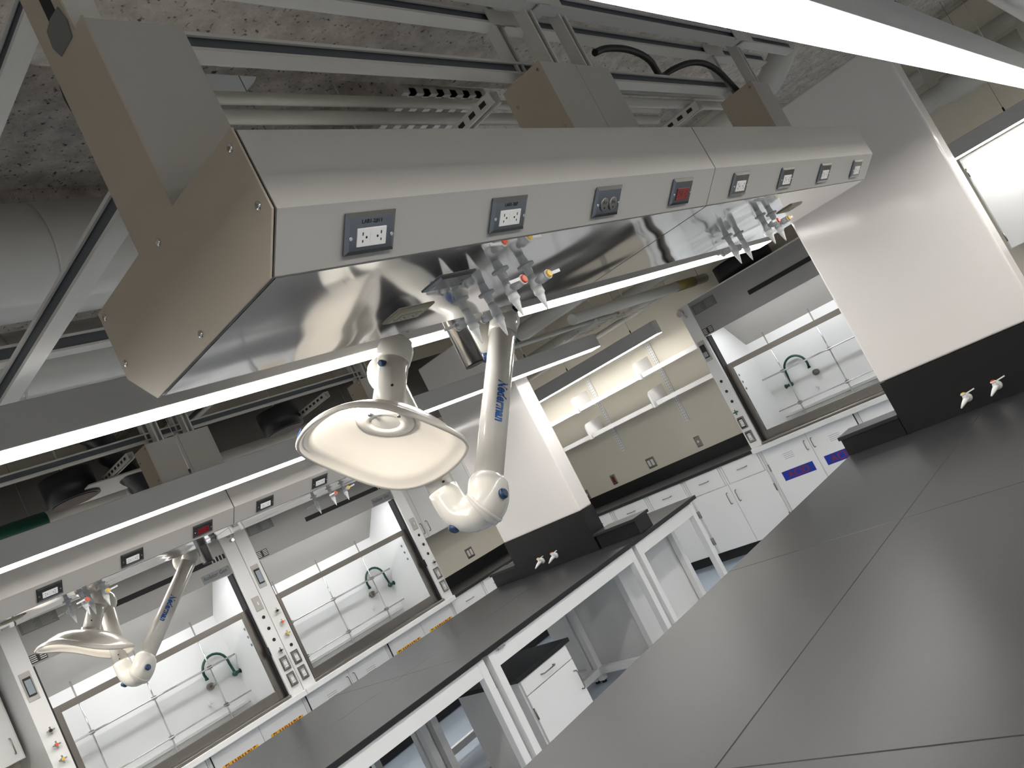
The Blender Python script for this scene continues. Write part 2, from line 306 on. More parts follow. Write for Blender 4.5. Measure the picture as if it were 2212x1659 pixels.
# ------------------------------------------------------------------ service carriers
PROF = [(.974, .674), (.970, .529), (1.05, .452), (1.54, .452), (1.62, .529), (1.616, .674)]
def strutpoly(cx, cz, s=.0205, open_=(0, -1)):
    w_, t, l = s, .003, .009      # C channel outline in 2D, opening towards open_
    p = [(-w_, -w_), (-w_+l, -w_), (-w_+l, -w_+.007), (-w_+t, -w_+.007), (-w_+t, w_-t), (w_-t, w_-t), (w_-t, -w_+.007), (w_-l, -w_+.007), (w_-l, -w_), (w_, -w_), (w_, w_), (-w_, w_)]
    ox, oz = open_
    return [(cx+a*(-oz)-b*ox*1 if ox else cx+a*(1 if oz < 0 else -1), cz+(a*ox if ox else b*(1 if oz < 0 else -1))) for a, b in p] if not ox else [(cx-b*ox, cz+a) for a, b in p]
def carrier(dx, dy, near):
    w1 = 'near' if near else 'far'
    prof = [(y+dy, z) for y, z in PROF]; x0, xm, x1 = .803+dx, 2.368+dx, 3.96+dx; cy = 1.295+dy
    t = thing('service_carrier', f'{"near" if near else "far"} overhead service carrier, grey enamel trough with '+('its warm grey end cap facing the camera' if near else 'lamp shining along it above the far bench'), 'service carrier', (x0, cy, .45), group='overhead service carriers')
    for a, b in ((x0, xm-.003), (xm+.003, x1)):
        obj('housing', MB().prism(prof, a, b), 'carrier', t)
        obj('bottom_panel', MB().box(a+.002, b-.002, 1.053+dy, 1.537+dy, .4495, .4518), 'mirror', t, label='mirror-polished stainless underside')
    obj('seam_gasket', MB().prism([(y+(.004 if y < cy else -.004), z+.003) for y, z in prof], xm-.003, xm+.003), 'gap', t)
    cap = [(.970+dy, .676), (.967+dy, .528), (1.048+dy, .449), (1.542+dy, .449), (1.623+dy, .528), (1.623+dy, .68), (1.376+dy, .682), (1.376+dy, 1.60), (1.25+dy, 1.60), (1.25+dy, 1.078), (1.208+dy, 1.078), (1.208+dy, .682)]
    # face plate with the tall column cover above it (one folded sheet)
    e = obj('end_cap', MB().prism(cap, x0-.012, x0-.008), 'cap', t, label='warm grey end cap')
    obj('cap_gasket', MB().prism([(y+(.003 if y < cy else -.003), z+.003) for y, z in prof], x0-.008, x0), 'gap', t)
    for y, z in ((.993, .654), (.993, .549), (1.297, .661), (1.30, .473), (1.60, .661), (1.601, .555)):
        obj('screw', MB().lathe((x0-.012, y+dy, z), (-1, 0, 0), [(0, .0075), (.002, .0075), (.0035, .004)], 12), 'chrome', t)
    obj('upper_column', MB().box(x0-.008, x0+.055, 1.252+dy, 1.374+dy, 1.079, 1.62), 'strut', t)
    obj('strut_slot', MB().box(x0-.0135, x0-.012, 1.277+dy, 1.311+dy, 1.13, 1.60), 'gap', e)
    obj('cut_out', MB().prism([(1.302+dy, 1.146), (1.263+dy, 1.140), (1.253+dy, 1.103), (1.262+dy, 1.074), (1.323+dy, 1.079), (1.338+dy, 1.109), (1.332+dy, 1.141)], x0-.0142, x0-.0125), 'grey', e)
    # column covers
    for i, (a, b) in enumerate(((x0-.008, x0+.185), (xm-.196, xm-.001), (xm+.001, xm+.196), (x1-.19, x1))):
        obj('column_cover', MB().box(a, b, 1.21+dy, 1.374+dy, .674, 1.075), 'carrier', t)
        if i in (1, 3):
            obj('cover_end_plate', MB().box(a-.004, a, 1.208+dy, 1.376+dy, .674, 1.077), 'cap', t)
            for y, z in ((1.225, 1.055), (1.35, 1.01), (1.235, .86)): obj('screw', MB().lathe((a-.004, y+dy, z), (-1, 0, 0), [(0, .006), (.003, .004)], 10), 'chrome', t)
    # strut hangers above the covers
    for x in (x0+.02, xm-.10, xm+.09, x1-.1):
        for y in (1.233+dy, 1.352+dy):
            if x > x0+.1: obj('hanger_strut', MB().prism(strutpoly(x, y, open_=(0, -1)), 1.05, 1.62, 'z'), 'strut', t)
    # long struts
    for (y, z, a, b, o) in ((1.205, 1.30, x0+.02, x1+.55, (-1, 0)), (1.35, 1.335, x0+.02, x1+.55, (-1, 0)), (1.352, 1.145, x0+.02, x1-.05, (-1, 0))):
        ls = obj('long_strut', MB().prism(strutpoly(y+dy, z, s=.024, open_=o), a, b, 'x'), 'strut', t)
        obj('slot_shade', MB().box(a, b, y+dy-.012, y+dy+.0205, z-.0205, z+.0205), 'slotdark', ls, label='dark fill painting the shade inside the channel')
    for x in (xm-.05, x1-.08):
        for y, z in ((1.205, 1.30), (1.35, 1.335)):
            obj('strut_bracket', MB().box(x-.10, x+.10, y+dy-.028, y+dy-.024, z-.03, z+.028).box(x-.03, x+.03, y+dy-.028, y+dy+.03, z-.034, z-.028), 'strut', t)
    for x, y1 in ((xm-.21, 2.6), (x1-.36, 3.1)):
        b = MB().prism(strutpoly(x, 1.085, open_=(0, -1)), 1.40+dy, y1+dy, 'y')
        s = obj('slotted_arm', b, 'strut', t); 
        for k in range(10): obj('slot', MB().box(x-.0216, x-.0206, 1.43+dy+.055*k, 1.458+dy+.055*k, 1.077, 1.093), 'gap', s)
    obj('mount_plate', MB().box(xm-.37, xm+.17, 1.70+dy, 2.16+dy, 1.054, 1.062), 'strut', t)
    return t
carrier(0, 0, True)
carrier(-.03, 3.32, False)
CH = (0, 1.0083, .4898)     # middle of the chamfer
def chx(x, dy=0): return (x, 1.0105+dy-.002, .4900-.002)
kinds = ['white', 'white', 'dark', 'red', 'white', 'white', 'white', 'white']
ordn = ['first', 'second', 'third', 'fourth', 'fifth', 'sixth', 'seventh', 'eighth']
desc = ['white outlet in the nearest steel plate marked LAB1-2#11 on the near carrier', 'white outlet in second steel plate marked LAB1-2#7 on the near carrier', 'dark grey duplex outlet in steel plate on the near carrier',
        'red outlet in steel plate left of the near carrier seam', 'white outlet in steel plate just right of the near carrier seam', 'white outlet, second right of the near carrier seam',
        'white outlet, third right of the near carrier seam', 'white outlet at the far end of the near carrier beside the white partition']
for i, x in enumerate((.998, 1.389, 1.779, 2.170, 2.568, 2.965, 3.365, 3.767)):
    outlet(desc[i], chx(x), R_CHAM, kinds[i], 'LAB1-2#11' if i == 0 else 'LAB1-2#7' if i == 1 else None)
desc2 = {1: 'white outlet at the left end of the far carrier above the gas taps', 2: 'white outlet between the lit hood and red outlet on the far carrier', 3: 'red outlet left of the far carrier seam',
         4: 'white outlet just right of the far carrier seam', 5: 'white outlet on the far carrier partly behind the near exhaust hood', }
for i, x in enumerate((.95, 1.342, 1.745, 2.142, 2.542, 2.941)):
    if i: outlet(desc2[i], chx(x, 3.32), R_CHAM, 'red' if i == 3 else 'white')
outlet('blank grey steel plate under the near carrier, left of the gas taps', (1.37, 1.226, .4495), R_DOWN, 'blank', group='plates under the carriers')
outlet('beige outlet plate under the near carrier above the exhaust joint', (1.368, 1.386, .4495), R_DOWN, 'beige', group='plates under the carriers')['category'] = 'electrical outlet'
outlet('beige outlet plate under the far end of the near carrier', (3.42, 1.21, .4495), R_DOWN, 'beige', group='plates under the carriers')
outlet('beige outlet plate under the far carrier left of its gas taps', (1.20, 4.50, .4495), R_DOWN, 'beige', group='plates under the carriers')

def turret(label, x, y, side, cap, group, lev=1):
    """hanging laboratory gas tap: flange, body, hose barb, side valve"""
    t = thing('gas_tap', label, 'gas tap', (x, y, .4495), group=group); L = lambda *p: Vector(p)
    obj('flange', MB().lathe((0, 0, 0), (0, 0, -1), [(0, .0225), (.003, .0225), (.006, .012), (.02, .011), (.03, .009)], 20), 'valvegrey', t, world=False)
    pr = [(.028, .0105), (.045, .0115), (.058, .015), (.066, .013)]
    obj('body', MB().lathe((0, 0, 0), (0, 0, -1), pr, 20), 'valvegrey', t, world=False)
    bp = [(.062, .013), (.080, .0142)]
    for k in range(5): bp += [(.082+k*.008, .0118-k*.0018), (.0885+k*.008, .0094-k*.0018)]
    bp += [(.124, .0022)]
    obj('hose_barb', MB().lathe((0, 0, 0), (0, 0, -1), bp, 20), 'plastic', t, world=False)
    obj('valve_stem', MB().lathe((0, 0, -.052), (0, side, 0), [(0, .009), (.02, .009), (.022, .0125), (.036, .0125), (.038, .0115), (.046, .0115)], 20), 'valvegrey', t, world=False)
    h = obj('lever_handle', MB().lathe((0, side*.046, -.052), (0, side, 0), [(0, .0125), (.006, .0125)], 20).obox((lev*.03, side*.049, -.05), (.022, 0, .002), (0, .0018, 0), (0, 0, .004)), 'plastic', t, world=False)
    obj('colour_cap', MB().lathe((0, side*.052, -.052), (0, side, 0), [(0, .0105), (.003, .0105), (.005, .008)], 20), cap, h, world=False)
    return t
G1, G2 = 'gas taps under the near carrier', 'gas taps under the far carrier'
turret('gas tap with orange-red cap hanging under the near carrier, nearest group', 1.560, 1.232, -1, 'orange', G1, -1)
turret('gas tap with yellow cap hanging under the near carrier, nearest group', 1.664, 1.234, -1, 'yellow', G1, 1)
turret('gas tap in front of the steel stub pipe, its valve facing away', 1.552, 1.384, 1, 'orange', G1, -1)
turret('gas tap whose tip overlaps the top of the near exhaust arm', 1.654, 1.383, 1, 'yellow', G1, -1)
turret('gas tap with orange-red cap at the far end of the near carrier', 3.165, 1.232, -1, 'orange', G1, -1)
turret('gas tap with yellow cap at the far end of the near carrier', 3.275, 1.232, -1, 'yellow', G1, 1)
turret('far-end gas tap of the near carrier, left tip in front of lamp', 3.150, 1.384, 1, 'orange', G1, -1)
turret('far-end gas tap of the near carrier, right tip in front of lamp', 3.262, 1.384, 1, 'yellow', G1, -1)
turret('gas tap with orange-red cap above the distant exhaust hood', 1.535, 4.552, -1, 'orange', G2, -1)
turret('gas tap with yellow cap above the distant exhaust hood', 1.640, 4.552, -1, 'yellow', G2, 1)
turret('leftmost gas tap under the far carrier, lever pointing left', 1.515, 4.704, 1, 'orange', G2, -1)
turret('gas tap between the red and yellow capped taps of the far carrier', 1.615, 4.704, 1, 'yellow', G2, -1)
turret('gas tap with orange-red cap under the far carrier, left of near hood rim', 3.130, 4.552, -1, 'orange', G2, -1)
turret('gas tap with yellow cap under the far carrier, touching the near hood rim', 3.235, 4.552, -1, 'yellow', G2, 1)
turret('grey gas tap just right of the fourth outlet on the far carrier', 3.100, 4.704, 1, 'orange', G2, -1)

# ------------------------------------------------------------------ extraction arms
WV = lambda a: .0155*math.cos(3*a+.78)+.003*math.cos(2*a)
NRM = Vector((-.58, .0, -.815)).normalized()
def wrap_text(s, size, A, B, r, t0, side, shear=.2):
    """lettering laid on a round tube from A to B; letters run along the tube"""
    A, B, side = Vector(A), Vector(B), Vector(side); d = (B-A).normalized(); side = (side-d*side.dot(d)).normalized(); up = side.cross(d)
    mb = text(s, size, stretch=.80, thick=.0, shear=shear, bold=.0022); out = []
    for x, y, z in mb.v:
        a = y/r; out.append(A+d*(t0+x)+side*math.cos(a)*(r+.0012)+up*math.sin(a)*(r+.0012))
    mb.v = [tuple(v) for v in out]; return mb
def ext_arm(label, P, r, hoodc, side, mount_y, hub, capdir, nrm=NRM):
    t = thing('extraction_arm', label, 'exhaust arm', P['Btop'], group='jointed white exhaust arms')
    o = lambda n, mb, m, p=t, **k: obj(n, mb, m, p, **k)
    V = {k: Vector(v) for k, v in P.items()}
    dB = (V['Bbot']-V['Btop']).normalized()
    low = o('lower_tube', MB().tube([V['Btop']+dB*.04, V['Bbot']], r, 28), 'arm')
    # top joint: rounded shell, wall bracket back to the carrier, knobs
    o('top_joint', MB().ball(V['Btop'], r*1.22, 24, (1.05, .9, 1.1)).tube([V['Btop'], V['Btop']+dB*.085], [r*1.1, r*1.08], 28), 'arm')
    j2 = V['Btop']+Vector((-.05, .085, -.03)); o('joint_shell', MB().ball(j2, r*1.45, 24, (1, .62, 1)), 'arm')
    o('ceiling_mount', MB().cyl(j2+Vector((0, 0, .03)), (j2.x, j2.y, 1.054), .03, 20), 'arm')
    def knob(c, d, rr=.017):
        k = o('joint_knob', MB().lathe(Vector(c), d, [(0, rr*.8), (.012, rr*.8), (.012, rr), (.022, rr), (.027, rr*.7)], 18), 'blue', label='dark blue knob')
    knob(V['Btop']+Vector((.02, -r*.9, .01)), (.3, -1, 0)); knob(j2+Vector((-.035, .01, -r*1.3)), (-.5, 0, -1), .02)
    # elbow
    el = [V['Bbot']-dB*.012, V['Bbot'], V['Bbot']+dB*.012, V['e1'], V['e2'], V['e3'], V['e4']]
    pts = []
    for i in range(len(el)-1):
        for k in range(4): pts.append(el[i].lerp(el[i+1], k/4))
    pts.append(el[-1])
    for _ in range(4): pts = [pts[0]]+[(pts[i-1]+pts[i]*2+pts[i+1])/4 for i in range(1, len(pts)-1)]+[pts[-1]]
    n = len(pts); mid = n//2
    o('elbow_front', MB().tube(pts[:mid+3], [r*1.06+.35*r*math.sin(math.pi*.5*min(1, i/(mid))) for i in range(mid+3)], 28), 'arm')
    o('elbow_rear', MB().tube(pts[mid:], [r*1.26-(.22*r)*(i/(n-mid)) for i in range(n-mid)], 28), 'arm')
    o('elbow_ring', MB().tube([pts[mid+1]-(pts[mid+2]-pts[mid]).normalized()*.006, pts[mid+1]+(pts[mid+2]-pts[mid]).normalized()*.006], r*1.44, 28), 'arm')
    knob(V['e1']+Vector((.01, -r*1.05, .01)), (.2, -1, .05), .018); knob(V['e3']+Vector((-.026, .0, -.026)), (-.75, .05, -.66), .019)
    up = o('upper_tube', MB().tube([V['e4'], V['a2top']], r*.95, 28), 'arm')
    for s in (.05, .12):
        o('rivet', MB().cyl(V['e4'].lerp(V['a2top'], s)+Vector((-.02, -r*.85, 0)), V['e4'].lerp(V['a2top'], s)+Vector((-.022, -r*.97, 0)), .004, 8), 'gap')
    # hood joint
    o('hood_joint_rear', MB().ball(V['a2top'], r*1.45, 24, (1, .7, 1)), 'arm')
    dt = (V['tb1']-V['tb0']).normalized(); s0 = V['tb0']-dt*.06
    o('hood_joint', MB().tube([s0-dt*.015, s0, s0+dt*.03, s0+dt*.075], [r*.8, r*1.12, r*1.2, r*1.08], 28), 'arm')
    knob(s0+Vector((.035, -r*.7, .03)), (.2, -1, .3), .016); knob(s0+dt*.07+Vector((-r*1.1, -.02, 0)), (-1, -.3, .1), .011)
    st = o('hood_tube', MB().tube([V['tb0'], V['tb1']+dt*.03], r*1.0, 28), 'arm')
    o('tube_collar', MB().tube([V['tb0']-dt*.005, V['tb0']+dt*.014], r*1.07, 28), 'arm')
    o('rivet', MB().cyl(V['tb1']+Vector((-.01, -r*.8, .02))-dt*.02, V['tb1']+Vector((-.011, -r*1.0, .02))-dt*.02, .004, 8), 'gap')
    # hood: shallow wavy-rimmed dome
    u = side-nrm*side.dot(nrm); u.normalize(); v = nrm.cross(u); N = 64
    def ring(h, rr, wv):
        out = []
        for k in range(N):
            a = 2*math.pi*k/N; ex = 1+.03*math.cos(2*a); q = wv*WV(a)
            out.append(hoodc-nrm*(h+q)+u*math.cos(a)*rr*ex*.97+v*math.sin(a)*rr*ex*1.02)
        return out
    prof_o = [(.096, .050, 0), (.095, .085, .0), (.088, .125, .08), (.072, .165, .25), (.048, .200, .5), (.026, .222, .8), (.014, .232, 1), (.012, .246, 1), (.004, .256, 1), (-.012, .262, 1), (-.018, .258, 1), (-.012, .250, 1)]
    prof_i = [(.000, .240, 1), (.004, .228, 1), (.018, .214, .8), (.041, .192, .5), (.066, .158, .25), (.081, .119, .08), (.088, .080, 0), (.090, .0495, 0)]
    mb = MB(); vs = []; fs = []
    rings = [ring(*p) for p in prof_o+prof_i]
    for R_ in rings: vs += R_
    for i in range(len(rings)-1): fs += [(i*N+k, i*N+(k+1) % N, (i+1)*N+(k+1) % N, (i+1)*N+k) for k in range(N)]
    i = len(rings)-1; fs += [(i*N+k, i*N+(k+1) % N, k+0, k) for k in []]
    mb.add(vs, fs, True); hd = o('exhaust_hood', mb, 'hood', label='cream lacquered hood with a wavy rim')
    o('throat_plate', MB().lathe(hoodc-nrm*.084, nrm, [(0, .092), (.003, .090), (.005, .062), (.002, .047), (-.03, .046)], 32), 'arm')
    for q in (-.6, .6):
        a = math.pi*.5*(1 if capdir > 0 else -1)+q; o('screw', MB().cyl(hoodc-nrm*.084+(u*math.cos(a)+v*math.sin(a))*.078, hoodc-nrm*.070+(u*math.cos(a)+v*math.sin(a))*.078, .006, 10), 'chrome')
    pc = hoodc-nrm*.058-u*.085+v*.146; o('added_glow_disc', MB().cyl(pc, pc-v*.008+nrm*.006, .016, 16), 'warmglow', label='small unseen glow disc added inside the hood')  # unseen warm emitter, added to make the hood interior glow
    # lettering
    tl = (V['Bbot']-V['Btop']).length
    obj('lettering', wrap_text('Nederman', .050, V['Btop'], V['Bbot'], r, tl*.58, (-.35, -1, 0)), 'ink', low, label='blue lettering')
    rimt = text('Nederman', .024, stretch=1, thick=0, shear=.2, bold=.0006); vv = []; a0 = math.pi*hub
    for x, y, z in rimt.v:
        a = a0+capdir*x/.25; ex = 1+.03*math.cos(2*a); q = WV(a); rr = .2605
        vv.append(tuple(hoodc-nrm*(.001+q+y*.9)+u*math.cos(a)*rr*ex*.97+v*math.sin(a)*rr*ex*1.02))
    rimt.v = vv; obj('lettering', rimt, 'ink', hd, label='blue lettering')
    return t
ia = Vector((.98*.619+.17*-.235, .98*-.642+.17*.397, .98*-.452+.17*-.887))
ext_arm('large white jointed exhaust arm with cream hood under the near carrier',
        dict(Btop=(2.42, 2.0, .54), Bbot=(1.955, 2.0, .012), e1=(1.905, 1.995, -.058), e2=(1.872, 2.05, -.07), e3=(1.858, 2.105, -.040), e4=(1.862, 2.12, .055), a2top=(1.852, 2.105, .485), tb0=(1.80, 1.98, .50), tb1=(1.70, 1.98, .375)), .050,
        Vector((1.620, 2.00, .250)), ia, 1.62, .93, 1)
ext_arm('smaller looking white jointed exhaust arm hanging beyond the far carrier',
        dict(Btop=(2.53, 5.36, .49), Bbot=(1.99, 5.34, .012), e1=(1.935, 5.335, -.058), e2=(1.905, 5.39, -.07), e3=(1.89, 5.445, -.040), e4=(1.895, 5.46, .055), a2top=(1.935, 5.43, .42), tb0=(1.875, 5.37, .43), tb1=(1.79, 5.37, .31)), .048,
        Vector((1.72, 5.37, .215)), ia, 4.94, 1.0, 1, Vector((-.49, .08, -.86)).normalized())
for (x, y, lab, zt, zb) in ((2.048, 1.9, 'steel stub pipe hanging between the near gas taps and exhaust arm', 1.0535, .385), (2.46, 5.08, 'steel stub pipe hanging beside the top of the distant exhaust arm', 1.0535, .365)):
    t = thing('stub_pipe', lab, 'pipe', (x, y, zb), group='short steel stub pipes')
    obj('pipe_wall', MB().tube([(x, y, zt), (x, y, zb), ], .036, 28), 'satin', t); obj('end_plug', MB().cyl((x, y, zb-.004), (x, y, zb), .034, 28), 'gap', t, label='black plug')

# ------------------------------------------------------------------ benches
def bench(dy, near):
    nm = 'near' if near else 'far'; y0, y1 = (.42, 2.10) if near else (3.74, 5.405); yc = 1.30 if near else 4.53
    xa, xe = (-1.2 if near else 0.2), 5.64; zt = -.814; xs = (1.50, 3.115) if near else (1.45, 3.02)
    t = thing('worktop', f'black epoxy worktop of the {nm} island bench', 'worktop', ((xa+xe)/2, yc, zt-.03), group='black island worktops')
    cuts = [xa, *xs, xe]
    for i in range(3):
        for a, b in ((y0, yc), (yc, y1)):
            x0_, x1_ = cuts[i]+.0015, cuts[i+1]-.0015
            obj('slab', MB().box(x0_, x1_, a+(.0015 if a == yc else 0), b-(.0015 if b == yc else 0), zt-.028, zt), 'epoxy', t, bev=.002)
    sj = MB().box(xa, xe, yc-.0015, yc+.0015, zt-.028, zt-.0008)
    for x in xs: sj.box(x-.0015, x+.0015, y0, y1, zt-.028, zt-.0008)
    obj('joint_sealant', sj, 'gap', t)
    # end chase: partition, splash, ledge
    py0, py1 = (.883, 1.735) if near else (4.165, 5.075); X = 4.8
    c = thing('service_partition', f'white service partition standing across the {nm} bench, black splash below', 'partition', (X+.08, (py0+py1)/2, -ZO), group='white service partitions')
    obj('panel', MB().box(X, X+.16, py0, py1, -.492, 1.136), 'panel', c, bev=.012, seg=3)
    obj('lower_body', MB().box(X, 5.62, py0-.06, py1, -ZO, zt-.03), 'cab', c)
    obj('splash_panel', MB().box(X-.002, X+.16, py0, py1, zt+.001, -.494), 'epoxyv', c, label='black splash panel')
    l = thing('raised_ledge', f'low black ledge box crossing the {nm} bench at the partition foot', 'ledge', (X+.1, yc, zt), group='black ledge boxes')
    for a, b in ((y0+.01, py0-.002), (py1+.002, y1+.01)):
        obj('ledge_body', MB().box(X+.012, X+.19, a+.008, b-.008, zt+.001, -.712), 'epoxyv', l); obj('ledge_top', MB().box(X-.005, X+.21, a, b, -.712, -.690), 'epoxy', l, bev=.002, label='slightly glossy black top')
    return t
bench(0, True); bench(3.32, False)
def gasvalve(label, y, z, cap, xf=4.798):
    t = thing('bench_gas_valve', label, 'gas valve', (xf, y, z), R_END, 'white gas valves on the black splash panels')
    o = lambda n, mb, m, p=t, **k: obj(n, mb, m, p, world=False, **k)
    o('escutcheon', MB().lathe((0, 0, 0), (0, 0, 1), [(0, .024), (.006, .024), (.012, .018), (.014, .012)], 22), 'plastic')
    o('body', MB().tube([(0, 0, .01), (0, 0, .035), (-.006, -.004, .05), (-.014, -.012, .062), (-.03, -.028, .085)], [.011, .014, .013, .011, .004], 16).cyl((0, 0, .036), (-.002, .03, .036), .011, 16), 'plastic')
    h = o('lever', MB().lathe((-.002, .026, .036), (0, 1, 0), [(0, .014), (.007, .014)], 18).obox((.028, .031, .034), (.03, .006, 0), (-.0005, .003, 0), (0, 0, .006)), 'plastic')
    o('colour_cap', MB().lathe((-.002, .033, .036), (0, 1, 0), [(0, .0105), (.004, .0105), (.0055, .007)], 18), cap, h, label=f'{cap} cap')
    return t
gasvalve('white gas valve with orange-red cap on the near black splash panel', 1.207, -.768+.03, 'orange')
gasvalve('white gas valve with yellow cap on the near black splash panel', 1.364, -.772+.03, 'yellow')
gasvalve('white gas valve with orange-red cap above the far bench', 4.60, -.764+.03, 'orange')
gasvalve('white gas valve with yellow cap above the far bench', 4.76, -.765+.03, 'yellow')

def table_frame(label, x0, x1, y0, y1, group='white steel bench frames'):
    t = thing('table_frame', label, 'bench frame', ((x0+x1)/2, (y0+y1)/2, -ZO), group=group); s = .052
    for x in (x0, x1-s):
        for y in (y0, y1-s): obj('leg', MB().box(x, x+s, y, y+s, -ZO+.02, -.852), 'cab', t, bev=.003); obj('foot', MB().cyl((x+s/2, y+s/2, -ZO), (x+s/2, y+s/2, -ZO+.02), .02, 12), 'black', t)
    for y in (y0+.002, y1-s+.002): obj('apron', MB().box(x0+s, x1-s, y, y+s-.004, -.942, -.852), 'cab', t, bev=.002)
    for x in (x0+.002, x1-s+.002):
        obj('side_rail', MB().box(x, x+s-.004, y0+s, y1-s, -.942, -.852), 'cab', t); obj('low_rail', MB().box(x, x+s-.004, y0+s, y1-s, -1.66, -1.61), 'cab', t)
    obj('low_rail', MB().box(x0+s, x1-s, y1-s+.002, y1-.002, -1.66, -1.61), 'cab', t)
    return t
for i, (a, b, n) in enumerate(((1.45, 3.02, 'under the left part'), (3.062, 4.652, 'around the black-topped mobile cabinet'), (4.70, 5.575, 'under the end beyond the ledge'))):
    yb = 4.09 if i == 2 else 4.60
    table_frame(f'white steel frame {n} of the far bench', a, b, 3.765, yb)
    if i < 2: table_frame(f'rear white steel frame {n} of the far bench', a, b, 4.62, 5.42)
table_frame('white steel frame in the left foreground under the far bench', .25, 1.42, 3.765, 5.42)
for a, b, n in ((-1.1, 1.45, 'nearest the camera end'), (1.52, 3.08, 'middle'), (3.14, 4.74, 'beside the partition')):
    table_frame(f'white steel frame under the near bench, {n} one', a, b, .46, 2.05)
table_frame('white steel frame under the near bench behind its partition', 4.78+.9-.88+.0, 5.6, 1.76+.0, 2.07)
tag(obj('cable_clip', MB().box(3.13, 3.20, 3.752, 3.764, -.865, -.848).box(3.14, 3.17, 3.745, 3.752, -.862, -.852), 'chrome'), 'small steel clip under the far worktop edge', 'clip')

# mobile cabinet
def handle(par, c, horiz, L=.10, out=(0, -1, 0), along=None):
    c = Vector(c); o_ = Vector(out); a = Vector(along) if along else (Vector((1, 0, 0)) if horiz else Vector((0, 0, 1)))
    p = [c-a*L/2, c-a*L/2+o_*.022, c-a*(L/2-.012)+o_*.03, c+a*(L/2-.012)+o_*.03, c+a*L/2+o_*.022, c+a*L/2]
    return obj('handle', MB().tube(p, .0042, 10), 'steel', par)
def hinge(par, c, out=(0, -1, 0)):
    c = Vector(c); o_ = Vector(out); return obj('hinge', MB().cyl(c-Vector((0, 0, .035))+o_*.003, c+Vector((0, 0, .035))+o_*.003, .006, 10), 'steel', par)
mc = thing('mobile_cabinet', 'small white cabinet with black top under the far bench', 'cabinet', (3.52, 4.2, -ZO))
X0, X1, Y0, Y1 = 3.30, 3.765, 3.91, 4.50
obj('carcass', MB().box(X0-.01, X1+.012, Y0+.004, Y1, -ZO+.06, -1.120), 'cab', mc)
obj('top_slab', MB().box(X0-.035, X1+.04, Y0-.03, Y1+.02, -1.118, -1.092), 'epoxyv', mc, bev=.002, label='black top')
d = obj('drawer_front', MB().box(X0, X1, Y0-.016, Y0+.002, -1.214, -1.124), 'cab', mc, bev=.001); handle(d, ((X0+X1)/2, Y0-.016, -1.168), True, .12)
d = obj('door', MB().box(X0, X1, Y0-.016, Y0+.002, -ZO+.07, -1.220), 'cab', mc, bev=.001); handle(d, (X1-.035, Y0-.016, -1.345), False, .12); hinge(d, (X0, Y0-.016, -1.33)); hinge(d, (X0, Y0-.016, -1.6))
for x in (X0+.05, X1-.05):
    for y in (Y0+.06, Y1-.06): obj('caster', MB().cyl((x-.01, y, -ZO+.03), (x+.01, y, -ZO+.03), .03, 14), 'black', mc)

